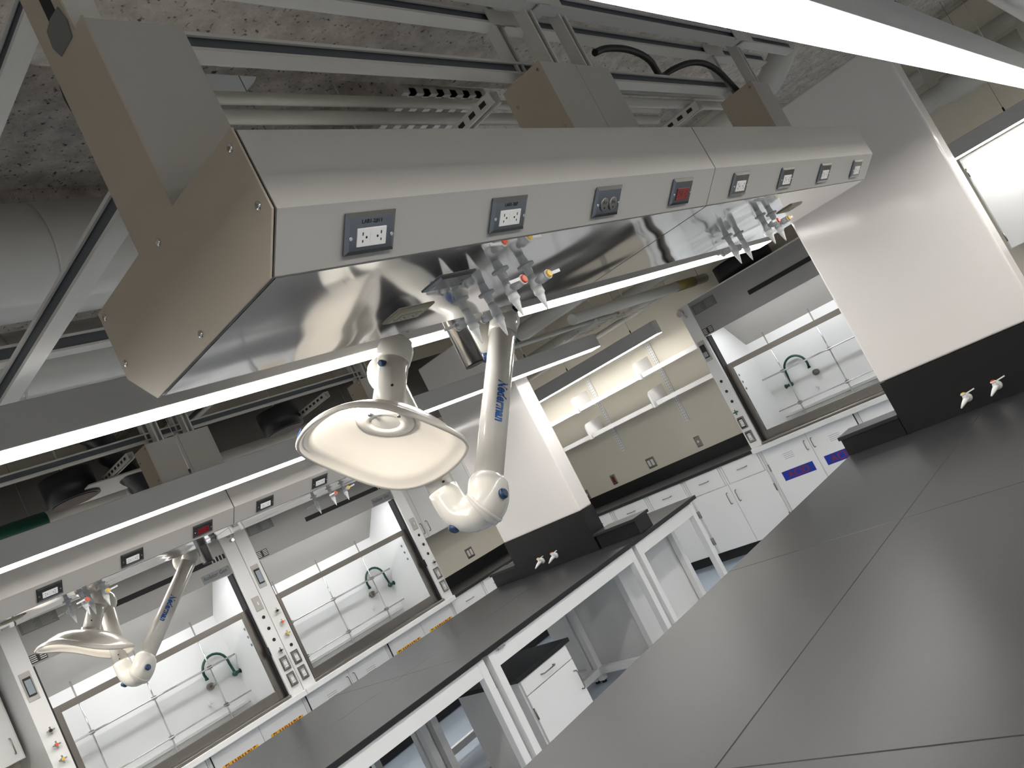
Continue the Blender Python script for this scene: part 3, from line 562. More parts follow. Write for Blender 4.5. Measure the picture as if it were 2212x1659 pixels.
# ------------------------------------------------------------------ wall cabinets: local frame X along the wall, Y into the wall, Z up; built once per unit with a placing function
class Fr:                         # maps local wall coordinates to room coordinates
    def __init__(s, origin, end): s.o = origin; s.e = end
    def p(s, x, y, z): return (s.o[0]+y, s.o[1]-x, z) if s.e else (s.o[0]+x, s.o[1]+y, z)
    def box(s, mb, x0, x1, y0, y1, z0, z1):
        a, b = s.p(x0, y0, z0), s.p(x1, y1, z1); return mb.box(min(a[0], b[0]), max(a[0], b[0]), min(a[1], b[1]), max(a[1], b[1]), z0, z1)
    @property
    def out(s): return (-1, 0, 0) if s.e else (0, -1, 0)
    @property
    def along(s): return (0, -1, 0) if s.e else (1, 0, 0)
    @property
    def rot(s): return R_END if s.e else R_LEFT
LEFT, END = Fr((0, 6.57), False), Fr((6.96, 0), True)     # cabinet front planes
def base_unit(F, x0, x1, label, kind, group, ztop=-.850, depth=.58):
    t = thing('base_cabinet', label, 'cabinet', F.p((x0+x1)/2, .3, -ZO), group=group)
    obj('carcass', F.box(MB(), x0+.001, x1-.001, .018, depth, -1.628, ztop), 'cab', t)
    obj('toe_kick', F.box(MB(), x0+.001, x1-.001, .075, depth, -ZO, -1.628), 'black', t, label='black recessed plinth')
    xm = (x0+x1)/2; zt = ztop-.004
    def door(a, b, z0, z1, hx, hz, hg, vent=False, hl=.11):
        d = obj('door', F.box(MB(), a, b, 0, .018, z0, z1), 'cab', t, bev=.0015)
        handle(d, F.p(hx, 0, hz if kind != 'flam' else -1.22), False, hl, F.out)
        for q in (z1-.17, z0+.13): hinge(d, F.p(hg, 0, q), F.out)
        if vent:
            v = MB()
            for k in range(4): F.box(v, (a+b)/2-.05, (a+b)/2+.05, -.0012, .002, z1-.10-.016*k, z1-.0975-.016*k)
            obj('vent_slots', v, 'greytag', d)
        return d
    if kind == 'drawers':
        for a, b in ((x0+.03, xm-.03), (xm+.03, x1-.03)):
            d = obj('drawer_front', F.box(MB(), a, b, 0, .018, -1.028, zt), 'cab', t, bev=.0015); handle(d, F.p((a+b)/2, 0, -.93), True, .10, F.out, F.along)
        door(x0+.012, xm-.002, -1.622, -1.034, xm-.05, -1.155, x0+.012); door(xm+.002, x1-.012, -1.622, -1.034, xm+.05, -1.155, x1-.012)
        st = MB(); 
        for x in (x0+.012, xm-.012, xm+.012, x1-.012): F.box(st, x-.001, x+.001, .016, .0185, -1.03, zt)
        obj('stile_lines', st, 'greytag', t)
    elif kind == 'onedrawer':
        d = obj('drawer_front', F.box(MB(), x0+.012, x1-.03, 0, .018, -1.0, zt), 'cab', t, bev=.0015); handle(d, F.p((x0+x1)/2, 0, -.93), True, .10, F.out, F.along)
        door(x0+.012, x1-.03, -1.622, -1.006, x0+.05, -1.14, x1-.03)
    else:
        vent = kind == 'acid'
        obj('reveal', F.box(MB(), x0+.02, x1-.02, .004, .0185, -1.626, zt), 'gap', t)
        for a, b, s in ((x0+.024, xm-.0015, 0), (xm+.0015, x1-.024, 1)):
            d = door(a, b, -1.622, zt-.004, xm-.035 if not s else xm+.035, -.955, a if not s else b, vent, .085)
            if kind == 'flam':
                sg = obj('warning_sign', F.box(MB(), xm-.37 if not s else xm+.06, xm-.06 if not s else xm+.37, -.0015, .0, -1.055, -.971), 'yel', d, label='yellow sign reading FLAMMABLE')
                c = F.p(xm-.215 if not s else xm+.215, -.0022, -1.010); mb = place(text('FLAMMABLE', .100, stretch=.50, thick=.0003, bold=.0009), F.along, (0, 0, 1), F.out, c); obj('lettering', mb, 'signred', sg)
    if kind == 'acidsign': pass
    return t
FG, VG, DG = 'white cabinets with FLAMMABLE signs', 'vented white cabinets below the fume hoods', 'white drawer cabinets'
base_unit(LEFT, 1.61, 2.55, 'white vented cabinet under the left half of the leftmost fume hood', 'acid', VG)
base_unit(LEFT, 2.55, 3.43, 'white cabinet with two yellow FLAMMABLE signs under the leftmost hood', 'flam', FG)
base_unit(LEFT, 3.43, 4.35, 'white vented cabinet with two handles under the middle fume hood', 'acid', VG)
base_unit(LEFT, 4.35, 5.215, 'white cabinet with two yellow FLAMMABLE signs under the middle hood', 'flam', FG)
base_unit(LEFT, 5.215, 5.68, 'white single drawer cabinet right of the middle hood', 'onedrawer', DG, -.842)
base_unit(LEFT, 5.68, 6.5, 'white drawer cabinet beside the far partition near the room corner', 'drawers', DG, -.842)
base_unit(END, -6.55, -5.66, 'white drawer cabinet nearest the corner on the shelf wall', 'drawers', DG, -.842)
base_unit(END, -5.66, -4.68, 'white drawer cabinet in the middle of the shelf wall', 'drawers', DG, -.842)
base_unit(END, -4.68, -3.785, 'white two drawer cabinet with double doors beside the ACID cabinet', 'drawers', DG, -.842)
ac = base_unit(END, -3.785, -2.82, 'white vented cabinet with two blue ACID signs', 'acid', VG)
for k, (a, b) in enumerate(((-3.678, -3.362), (-3.247, -2.931))):
    dd = [c for c in ac.children if c.name.startswith('door')][k]
    sg = obj('warning_sign', END.box(MB(), a, b, -.002, 0, -1.190, -1.104), 'acidblue', dd, label='blue sign reading ACID')
    obj('lettering', place(text('ACID', .094, stretch=.98, thick=.0003, bold=.0012), END.along, (0, 0, 1), END.out, END.p((a+b)/2, -.0028, -1.1505)), 'acidred', sg)
base_unit(END, -2.82, -1.99, 'white cabinet right of the ACID cabinet, mostly behind the black ledge', 'plain', VG)
base_unit(END, -1.99, -.9, 'white drawer cabinet hidden behind the near partition', 'drawers', DG, -.842)
# wall counters with upstands
def counter(F, x0, x1, label, wd, ue=None):
    t = thing('side_worktop', label, 'worktop', F.p((x0+x1)/2, .3, -.84), group='black wall worktops')
    obj('slab', F.box(MB(), x0, x1, -.02, wd, -.842, -.814), 'epoxy', t, bev=.002); obj('upstand', F.box(MB(), x0, x1, wd-.02, wd, -.813, -.69), 'epoxyv', t, bev=.001)
counter(LEFT, 5.235, 6.935, 'black epoxy worktop with upstand on the left wall', .63)
counter(END, -7.18, -3.80, 'black epoxy worktop with upstand below the open shelves', .605)
counter(END, -1.98, .5, 'black epoxy worktop hidden behind the near partition', .605)
# wall outlets
WG = 'steel outlet plates on the cream walls'
vplate('steel plate with two white outlets on the left wall below the wall cabinet', (6.27, 7.2, -.585), R_LEFT, 'two', WG, .115, .115)
vplate('steel plate with two white outlets below the open shelves', (7.57, 5.33, -.594), R_END, 'two', WG, .115, .115)
vplate('small steel plate with red outlet on the shelf wall', (7.57, 5.9, -.596), R_END, 'red', WG)
vplate('steel plate with round white jack on the shelf wall beside the hood', (7.57, 4.674, -.592), R_END, 'jack', WG, cat='wall jack')
vplate('small plate at the foot of the far partition on the shelf wall', (7.57, 6.36, -.63), R_END, 'jack', WG, cat='wall jack')

# open shelves on the end wall
for i, y in enumerate((4.665, 5.577, 6.49)):
    t = thing('shelf_standard', ['right slotted shelf standard on the cream wall', 'middle slotted shelf standard on the cream wall', 'left slotted shelf standard behind the far partition'][i], 'shelf standard', (7.56, y, -.35), group='slotted wall standards')
    obj('rail', MB().box(7.552, 7.568, y-.025, y+.025, -.348, .56), 'cab', t)
    s = MB()
    for k in range(30):
        for q in (-.012, .012): s.box(7.5508, 7.5525, y+q-.0022, y+q+.0022, -.335+k*.03, -.317+k*.03)
    obj('slots', s, 'greytag', t)
for j, (zt, lv) in enumerate(((.305, 'upper'), (-.016, 'lower'))):
    sp = [(3.90, 4.70), (4.76, 5.63), (5.68, 6.55)]
    for k, (a, b) in enumerate(sp):
        t = thing('open_shelf', f'{["right", "middle", "left"][k]} white shelf board of the {lv} open shelf row', 'shelf', (7.4, (a+b)/2, zt-.045), group='white open wall shelves')
        obj('board', MB().box(7.25, 7.55, a, b, zt-.004, zt), 'cab', t)
        obj('front_lip', MB().box(7.248, 7.254, a, b, zt-.046, zt), 'cab', t)
    for k, y in enumerate((4.665, 5.577, 6.49)):
        yy = (4.73, 5.655, 6.57)[k]
        tag(obj('shelf_bracket', MB().prism([(7.55, zt-.05), (7.235, zt-.05), (7.235, zt+.115), (7.26, zt+.125), (7.55, zt+.145)], yy-.0015, yy+.0015, 'y').box(7.225, 7.24, yy-.010, yy+.010, zt-.055, zt+.10).box(7.24, 7.552, yy-.012, yy+.012, zt-.056, zt-.05), 'cab'),
            f'{["right", "middle", "left"][k]} white end bracket dividing the {lv} open shelves', 'shelf bracket', 'white shelf brackets')

# upper cabinets
def upper(F, x0, x1, y0, z0, z1, label, ndoor=2):
    t = thing('upper_cabinet', label, 'cabinet', F.p((x0+x1)/2, y0+.15, z0), group='white wall cabinets')
    obj('carcass', F.box(MB(), x0, x1, y0+.02, y0+.32, z0, z1), 'cab', t)
    w_ = (x1-x0)/ndoor
    for k in range(ndoor):
        a, b = x0+k*w_+.012, x0+(k+1)*w_-.012
        if ndoor == 2: a, b = (a, x0+w_-.002) if k == 0 else (x0+w_+.002, b)
        d = obj('door', F.box(MB(), a, b, y0, y0+.02, z0+.004, z1-.03), 'cab', t, bev=.0015)
        hx = b-.04 if k == 0 else a+.04
        handle(d, F.p(hx, y0, z0+.11), False, .11, F.out)
        for q in (z1-.12, z0+.10): hinge(d, F.p(a if k == 0 else b, y0, q), F.out)
upper(LEFT, 5.235, 5.89, .28, -.205, .62, 'white wall cabinet right of the middle fume hood', 2)
upper(LEFT, 5.893, 7.0, .28, -.205, .62, 'white wall cabinet behind the near exhaust arm by the corner', 2)
upper(LEFT, .62, 1.59, .28, -.225, .60, 'white wall cabinet at the left edge beside the leftmost hood', 1)
base_unit(LEFT, .55, 1.60, 'white drawer cabinet below the left edge wall cabinet', 'drawers', DG, -.842)
counter(LEFT, .5, 1.60, 'black worktop at the left edge beside the leftmost hood', .63)
upper(END, -1.275, -.29, .27, -.205, .575, 'white wall cabinet at the right edge behind the near partition', 1)

# ------------------------------------------------------------------ fume hoods
HW = 1.80
def fume_hood(F, x0, y0, label, mirror, sign):
    """F maps wall coords; x0 = left edge; y0 = front face offset from cabinet plane"""
    g = lambda mb, a, b, c, d, e, f: F.box(mb, x0+a, x0+b, y0+c, y0+d, e, f)
    P = lambda a, b, c: F.p(x0+a, y0+b, c)
    t = thing('fume_hood', label, 'fume hood', P(HW/2, .35, -.85), group='white fume hoods'); DEP = .69
    zt = .65
    for a, b, n in ((0, .12, 'l'), (1.68, HW, 'r')):
        obj('side_column', g(MB(), a, b, 0, DEP, -.80, zt), 'white', t, bev=.002)
    obj('header', g(MB(), .12, 1.68, .01, .06, .305, zt), 'header', t)
    obj('top_panel', g(MB(), 0, HW, .0, DEP, zt, zt+.01), 'white', t)
    s = obj('vent_slot', g(MB(), .69, 1.67, .004, .012, .440, .480), 'gap', t, label='black air slot'); lv = MB()
    for k in range(4): g(lv, 1.55+k*.03, 1.56+k*.03, .002, .006, .44, .48)
    obj('slot_bars', lv, 'carrier', s)
    # liner
    obj('back_baffle', g(MB(), .12, 1.68, DEP-.05, DEP-.04, -.80, .075), 'inner', t)
    bf = MB(); 
    for z in (-.72, -.30): g(bf, .14, 1.66, DEP-.0515, DEP-.0495, z-.004, z+.004)
    obj('baffle_slots', bf, 'greytag', t)
    q = [P(.12, DEP-.05, .073), P(1.68, DEP-.05, .073), P(1.68, .36, .36), P(.12, .36, .36), P(1.68, .07, .36), P(.12, .07, .36)]
    obj('upper_baffle', MB().add(q, [(0, 1, 2, 3), (3, 2, 4, 5)]), 'carrier', t)
    obj('light_tube', g(MB(), .30, 1.50, .10, .20, .352, .358), 'hoodlens', t, label='lit tube')
    obj('work_surface', g(MB(), .12, 1.68, .05, DEP-.05, -.815, -.795), 'duct', t)
    obj('trough', g(MB(), .30 if not mirror else .2, 1.62, DEP-.12, DEP-.05, -.715, -.69), 'inner', t, bev=.003)
    if mirror:
        dc = P(.62, .36, .665); obj('duct_collar', MB().cyl((dc[0], dc[1], .66), (dc[0], dc[1], .82), .27, 36), 'black', t, label='black duct collar')
    for a in (.10, 1.672):
        obj('side_liner', g(MB(), a, a+.028, .05, DEP-.05, -.80, .40), 'inner', t)
    sp = MB(); xx = 1.670 if not mirror else .129
    for z in (-.15, -.22, -.29): sp.cyl(P(xx, .22, z), P(xx+(-.003 if not mirror else .003), .22, z), .012, 12)
    obj('liner_plugs', sp, 'greytag', t)
    # sash
    sa = thing_sash = obj('sash_frame', MB(), 'steel', t) if False else None
    fr = MB(); ys = (.055, .085)
    g(fr, .125, .185, *ys, -.772, -.012); g(fr, 1.615, 1.675, *ys, -.772, -.012); g(fr, .185, 1.615, *ys, -.772, -.700); g(fr, .185, 1.615, *ys, -.062, -.012)
    sf = obj('sash_frame', fr, 'steel', t, bev=.002)
    obj('sash_glass', g(MB(), .185, 1.615, .068, .072, -.70, -.062), 'glass', sf); 
    for a in (.112, 1.664): obj('sash_track', g(MB(), a, a+.024, .02, .10, -.79, .30), 'black', t)
    obj('sash_stop', g(MB(), 1.655, 1.675, -.004, .02, -.43, -.36), 'black', t)
    obj('airfoil', g(MB(), .12, 1.68, -.015, .10, -.797, -.775), 'steel', t, bev=.006)
    obj('sill', g(MB(), 0, HW, -.03, .06, -.848, -.800), 'white', t, bev=.006, seg=3)
    obj('worktop_rim', g(MB(), 0, HW, .05, DEP, -.848, -.815), 'white', t)
    # lattice rods
    ry = DEP-.13
    for a in ((.45, .94, 1.43) if not mirror else (.37, .86, 1.35)):
        obj('lattice_rod', MB().cyl(P(a, ry, -.78), P(a, ry, .11), .0065, 10), 'chrome', t)
        for z in (-.30, -.635): obj('rod_clamp', MB().box(*[v for pr in zip(*[sorted(c) for c in zip(P(a-.014, ry-.018, z-.014), P(a+.014, ry+.018, z+.014))]) for v in pr][:0] or (min(P(a-.014, ry-.018, 0)[0], P(a+.014, ry+.018, 0)[0]), max(P(a-.014, ry-.018, 0)[0], P(a+.014, ry+.018, 0)[0]), min(P(a-.014, ry-.018, 0)[1], P(a+.014, ry+.018, 0)[1]), max(P(a-.014, ry-.018, 0)[1], P(a+.014, ry+.018, 0)[1]), z-.014, z+.014)), 'steel', t)
    for z, r in ((-.300, .008), (-.635, .0065)): obj('lattice_rod', MB().cyl(P(.13 if not mirror else .15, ry-.014, z), P(1.66, ry-.014, z), r, 10), 'chrome', t)
    # gooseneck and fittings
    m_ = (lambda a: a) if not mirror else (lambda a: HW-a-.30+.02)
    hx = 1.62 if not mirror else .53; s = -1 if not mirror else 1
    if mirror: hx = .36
    al = Vector(F.along); Z = Vector((0, 0, 1)); ot = Vector(F.out); b0 = Vector(P(hx, DEP-.09, -.45))
    pts = [b0, b0+Z*.03, b0+Z*.10+al*s*.01]
    for k in range(13):
        a = math.pi*k/12*1.1; pts.append(b0+Z*(.12+.115*math.sin(a))+al*s*(.115*(1-math.cos(a))+.01))
    gn = obj('gooseneck', MB().tube(pts, .011, 12).ball(b0, .024, 14).cyl(b0, b0-al*s*.055, .013, 12).cyl(b0-al*s*.05, b0-al*s*.06, .022, 14).cyl(pts[-1], pts[-1]-Z*.02, .015, 12), 'darkgreen', t, label='dark green gooseneck faucet')
    kx = 1.40 if not mirror else .62
    k1 = Vector(P(kx, DEP-.05, -.445)); obj('valve_outlet', MB().cyl(k1, k1+ot*.03, .03, 18).cyl(k1+ot*.03, k1+ot*.07+al*.03, .011, 12), 'steel', t)
    k2 = Vector(P(kx-.06, DEP-.05, -.57)); obj('cross_handle', MB().cyl(k2, k2+ot*.03, .01, 10).obox(k2+ot*.03, al*.026, Z*.005, ot*.005).obox(k2+ot*.03, al*.005, Z*.026, ot*.005), 'plastic', t)
    lp = MB(); 
    for zz, aa in ((-.44, 1.655), (-.60, 1.655)): pass
    # column fittings
    def valve(a, z, capm):
        c = Vector(P(a, 0, z)); v = obj('control_valve', MB().cyl(c, c+ot*.02, .011, 12).obox(c+ot*.026, al*.026, Z*.005, ot*.005).obox(c+ot*.026, al*.005, Z*.026, ot*.005), 'chrome', t)
        obj('colour_cap', MB().cyl(c+ot*.03, c+ot*.037, .010, 14), capm, v)
    def hole(a, z):
        c = Vector(P(a, 0, z)); obj('hole_plug', MB().cyl(c, c+ot*.003, .014, 16), 'black', t)
    def col_outlet(a, z):
        c = Vector(P(a, -.001, z)); b = MB()
        for s_ in ((-.032, .032, -.055, .055, 0, .006),): b.box(*s_)
        pl = place(MB().box(-.034, .034, -.056, .056, 0, .005), F.along, (0, 0, 1), F.out, c); o1 = obj('outlet_cover', pl, 'steel', t)
        fr = MB(); fr.box(-.028, .028, .036, .044, .005, .02); fr.box(-.028, .028, -.044, -.036, .005, .02); fr.box(-.028, -.021, -.036, .036, .005, .02); fr.box(.021, .028, -.036, .036, .005, .02)
        obj('guard_frame', place(fr, F.along, (0, 0, 1), F.out, c), 'chrome', o1)
        obj('receptacle', place(MB().box(-.017, .017, -.033, .033, .005, .009), F.along, (0, 0, 1), F.out, c), 'plastic', o1)
        sl = MB(); 
        for q in (-.018, .018): sl.box(-.008, -.005, q-.004, q+.005, .009, .0095).box(.005, .008, q-.004, q+.005, .009, .0095)
        obj('slots', place(sl, F.along, (0, 0, 1), F.out, c), 'gap', o1)
    plain = 1.75 if not mirror else .05; ctrl = .06 if not mirror else .06
    if not mirror:
        for z in (-.13, -.23, -.33): hole(plain, z)
        valve(plain, -.432, 'black'); col_outlet(plain, -.54); col_outlet(plain, -.677)
        for z, c in ((-.134, 'black'), (-.235, 'orange'), (-.337, 'yellow')): valve(.062, z, c)
        hole(.062, -.435); col_outlet(.055, -.54); col_outlet(.055, -.677)
        sw = obj('switch_plate', place(bevplate(.07, .12), F.along, (0, 0, 1), F.out, P(1.75, 0, -.01)), 'carrier', t); obj('switch', place(MB().box(-.006, .006, -.014, .014, .005, .014), F.along, (0, 0, 1), F.out, P(1.75, 0, -.01)), 'plastic', sw)
    else:
        for z in (-.125, -.228, -.332): hole(.055, z)
        valve(.05, -.434, 'greencap'); col_outlet(.048, -.546); col_outlet(.052, -.689)
        for z, c in ((-.134, 'black'), (-.235, 'orange'), (-.337, 'yellow')): valve(1.74, z, c)
    c = P(.055, 0, .19); cp = obj('controller', place(MB().box(-.036, .036, -.10, .10, 0, .006), F.along, (0, 0, 1), F.out, c), 'carrier', t, bev=.003)
    cd = obj('controller_face', place(MB().box(-.025, .025, -.066, .062, .006, .016), F.along, (0, 0, 1), F.out, c), 'darkink', cp, bev=.002)
    obj('controller_pad', place(MB().box(-.02, .02, -.055, -.008 if mirror else .045, .016, .018), F.along, (0, 0, 1), F.out, c), 'display', cd)
    # labels
    lb = obj('instruction_label', place(MB().box(-.125, .125, -.045, .045, 0, .002), F.along, (0, 0, 1), F.out, P(.26, .01, .565)), 'grey', t); ln = MB()
    for k in range(7):
        for q in (-.062, .06): ln.box(q-.045, q+.045-.01*(k % 3), .028-k*.010, .0295-k*.010, .002, .0023)
    obj('print_lines', place(ln, F.along, (0, 0, 1), F.out, P(.26, .01, .565)), 'carrier', lb)
    l2 = obj('warning_label', place(MB().box(-.055, .055, -.03, .03, 0, .002), F.along, (0, 0, 1), F.out, P(.175, .01, .345)), 'darkink', t); ln = MB()
    for k in range(4):
        for q in (-.03, .03): ln.box(q-.02, q+.02, .018-k*.013, .023-k*.013, .002, .0024)
    obj('print_lines', place(ln, F.along, (0, 0, 1), F.out, P(.175, .01, .345)), 'plastic', l2)
    if mirror: 
        hk = Vector(P(.03, 0, .60)); obj('door_bell_fitting', MB().lathe(hk, F.out, [(0, .02), (.02, .02), (.025, .012), (.05, .03)], 16).lathe(hk-Z*.05+al*.02, F.out, [(0, .015), (.04, .015)], 14), 'chrome', t)
    else:
        hk = Vector(P(1.77, 0, .60)); obj('corner_fitting', MB().lathe(hk, F.out, [(0, .02), (.02, .02), (.025, .012), (.05, .026)], 16).lathe(hk-Z*.05, F.out, [(0, .014), (.04, .014)], 14), 'chrome', t)
    if sign:
        sg = obj('name_tag', place(MB().box(-.125, .125, -.034, .034, 0, .002), F.along, (0, 0, 1), F.out, P(1.545, .01, .345)), 'greytag', t, label='grey tag with handwriting')
        obj('lettering', place(text('Isolator Gen', .044, stretch=.93, thick=.0003, shear=.15), F.along, (0, 0, 1), F.out, P(1.535, .0078, .35)), 'darkink', sg)
        obj('superscript', place(text('2', .018, thick=.0003), F.along, (0, 0, 1), F.out, P(1.655, .0078, .368)), 'darkink', sg)
    return t
fume_hood(LEFT, 1.62, -.07, 'leftmost white fume hood, partly behind the distant exhaust arm', False, True)
fume_hood(LEFT, 3.425, -.07, 'middle white fume hood seen under the near exhaust hood', False, True)
fume_hood(END, -3.80, -.06, 'right white fume hood beside the open shelves', True, False)

# ------------------------------------------------------------------ ceiling services
def run(name, label, cat, pts, r, m, parts=(), group=None, n=18):
    t = thing(name, label, cat, pts[0], group=group); obj('pipe_wall' if cat == 'pipe' else 'duct_wall', MB().tube(pts, r, n), m, t)
    for nm, q, mm in parts:
        for qq in (q if isinstance(q, list) else [q]): obj(nm, qq, mm, t)
    return t
def bands(x0, x1, step, y, z, r, w_=.012, skew=0):
    b = []; x = x0
    while x < x1: b.append(MB().tube([(x, y, z), (x+w_, y, z)], r, 28, cap=False)); x += step
    return b
run('round_duct', 'large pale round duct at the left edge behind the end cap', 'duct', [(-2, 2.72, 1.37), (2.9, 2.72, 1.37)], .195, 'duct', [('seam', bands(-1.8, 2.8, .30, 2.72, 1.37, .198, .008), 'duct')], 'round ducts', 36)
run('round_duct', 'large spiral round duct in the top right corner', 'duct', [(2.3, .03, 1.0), (6.9, .03, 1.0)], .36, 'duct', [('seam', bands(2.4, 6.85, .16, .03, 1.0, .363, .007), 'duct')], 'round ducts', 36)
run('round_duct', 'dark grey duct along the left wall above the fume hoods', 'duct', [(-2.5, 6.62, 1.24), (6.6, 6.62, 1.24)], .34, 'darkpaint', [('seam', bands(-2, 6.4, .9, 6.62, 1.24, .343, .01), 'darkpaint')], 'round ducts', 36)
run('round_duct', 'pale duct running behind the far bench lamp', 'duct', [(-2, 3.35, 1.22), (2.95, 3.35, 1.22)], .16, 'duct', [('seam', bands(-1.8, 2.9, .5, 3.35, 1.22, .163, .008), 'duct')], 'round ducts', 32)
run('conduit', 'upper of two pale conduits above the near carrier', 'pipe', [(1.35, 2.02, 1.52), (4.6, 2.02, 1.52)], .022, 'pipe', group='pale conduits')
run('conduit', 'lower of two pale conduits above the near carrier', 'pipe', [(1.35, 2.06, 1.475), (4.6, 2.06, 1.475)], .027, 'pipe', group='pale conduits')
run('conduit', 'third pale conduit just above the near carrier top', 'pipe', [(1.35, 2.1, 1.42), (4.6, 2.1, 1.42)], .028, 'pipe', group='pale conduits')
for i, (y, z, r) in enumerate(((1.40, 1.205, .018), (1.43, 1.165, .018), (1.46, 1.13, .02))):
    run('conduit', f'{["top", "middle", "bottom"][i]} pale pipe between the middle and right column covers', 'pipe', [(2.6, y, z), (4.4, y, z)], r, 'pipe', group='short pale pipes')
run('conduit', 'white pipe with elbow beside the near partition top', 'pipe', [(3.9, 1.5, 1.22), (4.45, 1.5, 1.22), (4.5, 1.5, 1.20), (4.52, 1.5, 1.15), (4.52, 1.5, .95)], .028, 'pipe', group='short pale pipes')
run('insulated_pipe', 'thick white bent insulated pipe left of the near partition top', 'pipe', [(5.1, 1.235, 1.54), (4.75, 1.26, 1.42), (4.66, 1.30, 1.33), (4.62, 1.40, 1.25), (4.62, 1.6, 1.21), (4.62, 2.08, 1.21)], .07, 'pipe', group='insulated pipes', n=24)
run('insulated_pipe', 'stepped pale pipe beyond the right edge of the near partition', 'pipe', [(7.22, 2.2, 1.07), (7.22, 1.34, 1.07), (7.22, 1.33, 1.07), (7.22, 1.12, 1.07), (7.22, 1.11, 1.07), (7.22, .55, 1.07)], [.06, .06, .085, .085, .11, .11], 'pipe', [('hanger_rod', MB().cyl((7.22, 1.2, 1.14), (7.22, 1.2, 1.62), .005, 8), 'strut')], group='insulated pipes', n=24)
run('insulated_pipe', 'upper pale pipe beyond the right edge of the near partition', 'pipe', [(7.40, 2.2, 1.30), (7.40, .55, 1.30)], .06, 'pipe', [('hanger_rod', MB().cyl((7.40, 1.2, 1.35), (7.40, 1.2, 1.62), .005, 8), 'strut')], group='insulated pipes', n=20)
jb = thing('junction_box', 'dark red-brown box beyond the top of the near partition', 'junction box', (6.26, .965, 1.19))
obj('box_body', MB().box(6.2, 6.32, .93, 1.0, 1.19, 1.32), 'rust', jb); obj('hanger_rod', MB().cyl((6.26, .965, 1.32), (6.26, .965, 1.62), .012, 10), 'copper', jb)
run('insulated_pipe', 'long pale insulated pipe running high along the shelf wall', 'pipe', [(7.22, 6.9, 1.03), (7.22, 3.3, 1.06)], .06, 'pipe', group='insulated pipes')
run('insulated_pipe', 'pale pipe with yellow marker heading over the right fume hood', 'pipe', [(5.2, 3.70, .84), (7.5, 3.70, .84)], .045, 'pipe', [('marker', MB().tube([(6.9, 3.70, .84), (7.25, 3.70, .84)], .048, 18), 'marker'), ('hanger_rod', MB().cyl((6.0, 3.70, .88), (6.0, 3.70, 1.75), .004, 8), 'strut'), ('hanger_rod', MB().cyl((7.4, 3.70, .88), (7.4, 3.70, 1.75), .004, 8), 'strut')], 'insulated pipes')
run('insulated_pipe', 'thick pale pipe with green marker behind the top of the near exhaust arm', 'pipe', [(6.1, 6.2, 1.12), (6.1, 3.4, 1.16)], .08, 'pipe', [('marker', MB().tube([(6.1, 5.35, 1.128), (6.1, 4.95, 1.135)], .083, 18), 'greenwrap')], 'insulated pipes')
run('insulated_pipe', 'pale pipe with green wrap at the left edge above the far carrier', 'pipe', [(-1, 5.55, 1.04), (4.5, 5.55, 1.04)], .055, 'pipe', [('marker', MB().tube([(.9, 5.55, 1.04), (1.86, 5.55, 1.04)], .058, 18), 'greenwrap'), ('coupling', MB().tube([(2.35, 5.55, 1.04), (2.36, 5.55, 1.04)], .058, 18), 'pipe')], 'insulated pipes')
for k in range(3):
    run('small_pipe', f'{["first", "second", "third"][k]} thin pale pipe left of the long wall pipe', 'pipe', [(5.1, 4.55+.06*k, .95+.02*k), (6.95, 4.52+.06*k, .95+.02*k)], .017, 'pipe', group='thin painted pipes', n=12)
run('small_pipe', 'thin pale pipe just above the shelf wall lamp', 'pipe', [(7.40, 6.9, .88), (7.40, 3.9, .90)], .03, 'pipe', group='thin painted pipes', n=12)
for i, (x, y, z, n_) in enumerate(((7.2, 4.05, .90, 6), (6.80, 4.45, .93, 5), (6.42, 4.25, 1.16, 6))):
    t = thing('pipe_rack', f'{["right", "middle", "left"][i]} ribbed pipe support rack near the shelf wall', 'pipe rack', (x, y, z), group='ribbed pipe racks')
    obj('rail', MB().box(x-.18, x-.16, y-.02, y+.09*n_, z-.012, z+.012).add([], []), 'pipe', t); obj('rail', MB().box(x+.16, x+.18, y-.02, y+.09*n_, z-.012, z+.012), 'pipe', t)
    for q in (-.17, .17): obj('hanger_rod', MB().cyl((x+q, y, z), (x+q, y, 2.15), .004, 8), 'strut', t)
    for k in range(n_): obj('rung', MB().cyl((x-.2, y+.09*k, z), (x+.2, y+.09*k, z), .018, 8), 'pipe', t)
run('flexible_duct', 'dark corrugated flexible duct above the far carrier', 'duct', [(2.02+.03*k, 4.86+.035*k, 1.36-.032*k) for k in range(15)], [(.085 if k % 2 else .07) for k in range(15)], 'darkduct')
for i, (x, y, z) in enumerate(((1.95, 5.25, 1.13), (3.45, 5.2, 1.12))):
    t = thing('damper_drum', f'{["left", "right"][i]} dark round damper drum above the far carrier', 'damper', (x, y, z), group='dark damper drums')
    obj('hanger_rod', MB().cyl((x, y, z+.08), (x, y, 1.75 if y > 5 else 1.6), .006, 8), 'strut', t); obj('drum', MB().cyl((x, y, z-.09), (x, y, z+.08), .15, 28), 'darkduct', t); obj('face', MB().cyl((x, y, z-.095), (x, y, z-.09), .13, 28), 'rust', t)
for i, (x, y, z) in enumerate(((1.35, 2.35, 1.75), (1.95, 2.3, 1.80))):
    t = thing('ceiling_box', f'{["dark rounded box", "pale funnel"][i]} above the conduits over the near carrier', 'ceiling fitting', (x, y, z))
    if i == 0: obj('body', MB().cyl((x, y-.15, z), (x+.3, y-.15, z), .16, 24), 'darkduct', t)
    else: obj('body', MB().lathe((x, y, z), (0, 0, 1), [(0, .12), (.10, .16), (.22, .22), (.35, .22)], 24), 'duct', t)
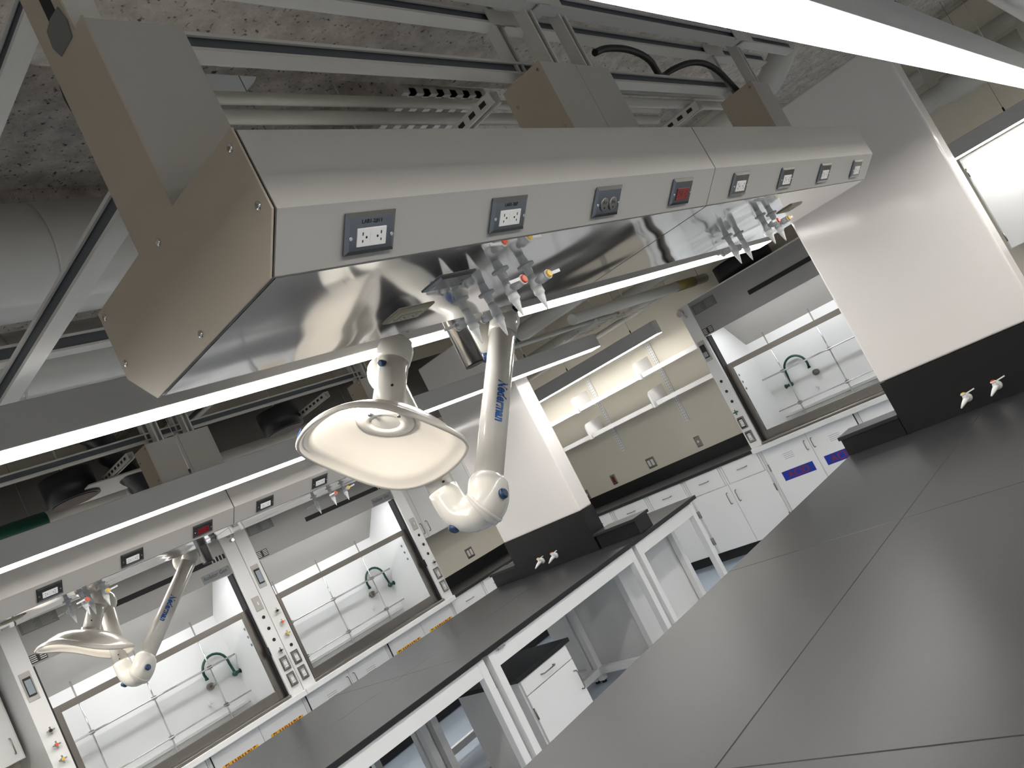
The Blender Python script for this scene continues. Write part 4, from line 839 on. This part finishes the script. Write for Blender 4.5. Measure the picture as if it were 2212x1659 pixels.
# rubber hose between the column covers
cbl = [Vector(p) for p in [(2.72, 1.30, 1.215), (2.8, 1.29, 1.235), (2.95, 1.28, 1.235), (3.1, 1.29, 1.21), (3.2, 1.33, 1.185), (3.28, 1.36, 1.18), (3.35, 1.33, 1.205), (3.5, 1.29, 1.225), (3.66, 1.28, 1.20), (3.78, 1.29, 1.10), (3.82, 1.29, 1.06)]]
for _ in range(2): cbl = [cbl[0]]+[q for i in range(len(cbl)-1) for q in (cbl[i].lerp(cbl[i+1], .25), cbl[i].lerp(cbl[i+1], .75))]+[cbl[-1]]
single('black_cable', MB().tube(cbl, .013, 14), 'black', 'black cable looping between the middle and right column covers', 'cable')
# cross struts
def cross(label, a, b, s=.0205, o=(-1, 0), axis='y', x=0, z=0):
    t = thing('cross_strut', label, 'strut', (x, a, z) if axis == 'y' else (a, x, z), group='painted cross struts'); q = s-.0035
    obj('channel', MB().prism(strutpoly(x, z, s=s, open_=o), a, b, axis), 'strut', t)
    obj('slot_shade', MB().box(x-s*.5, x+q, a, b, z-q, z+q) if axis == 'y' else MB().box(a, b, x-s*.5, x+q, z-q, z+q), 'slotdark', t, label='dark fill painting the shade inside the channel')
    return t
cross('pale cross strut slanting down at the left behind the end cap', 1.38, 5.2, .026, (-1, 0), 'y', .87, .85)
cross('pale cross strut near the top left corner', 1.38, 2.3, .024, (-1, 0), 'y', .84, 1.285)
cross('double slotted strut behind the large duct at the left edge', -2, 2.9, .03, (-1, 0), 'x', 3.0, 1.16)
cross('slotted strut above the middle fume hood region', 5.0, 6.2, .025, (-1, 0), 'y', 2.9, 1.35)
t = thing('cable_tray', 'ribbed cable tray seen past the long strut left of the middle column cover', 'cable tray', (2.85, 2.2, 1.60))
for k in range(6): obj('rung', MB().box(2.62+.085*k, 2.66+.085*k, 2.06, 2.42, 1.60, 1.625), 'strut', t)
for q in (2.06, 2.40): obj('side_rail', MB().box(2.58, 3.12, q, q+.02, 1.60, 1.64), 'strut', t)
for q in (2.6, 3.1): obj('hanger_rod', MB().cyl((q, 2.41, 1.64), (q, 2.41, 2.15), .004, 8), 'strut', t)
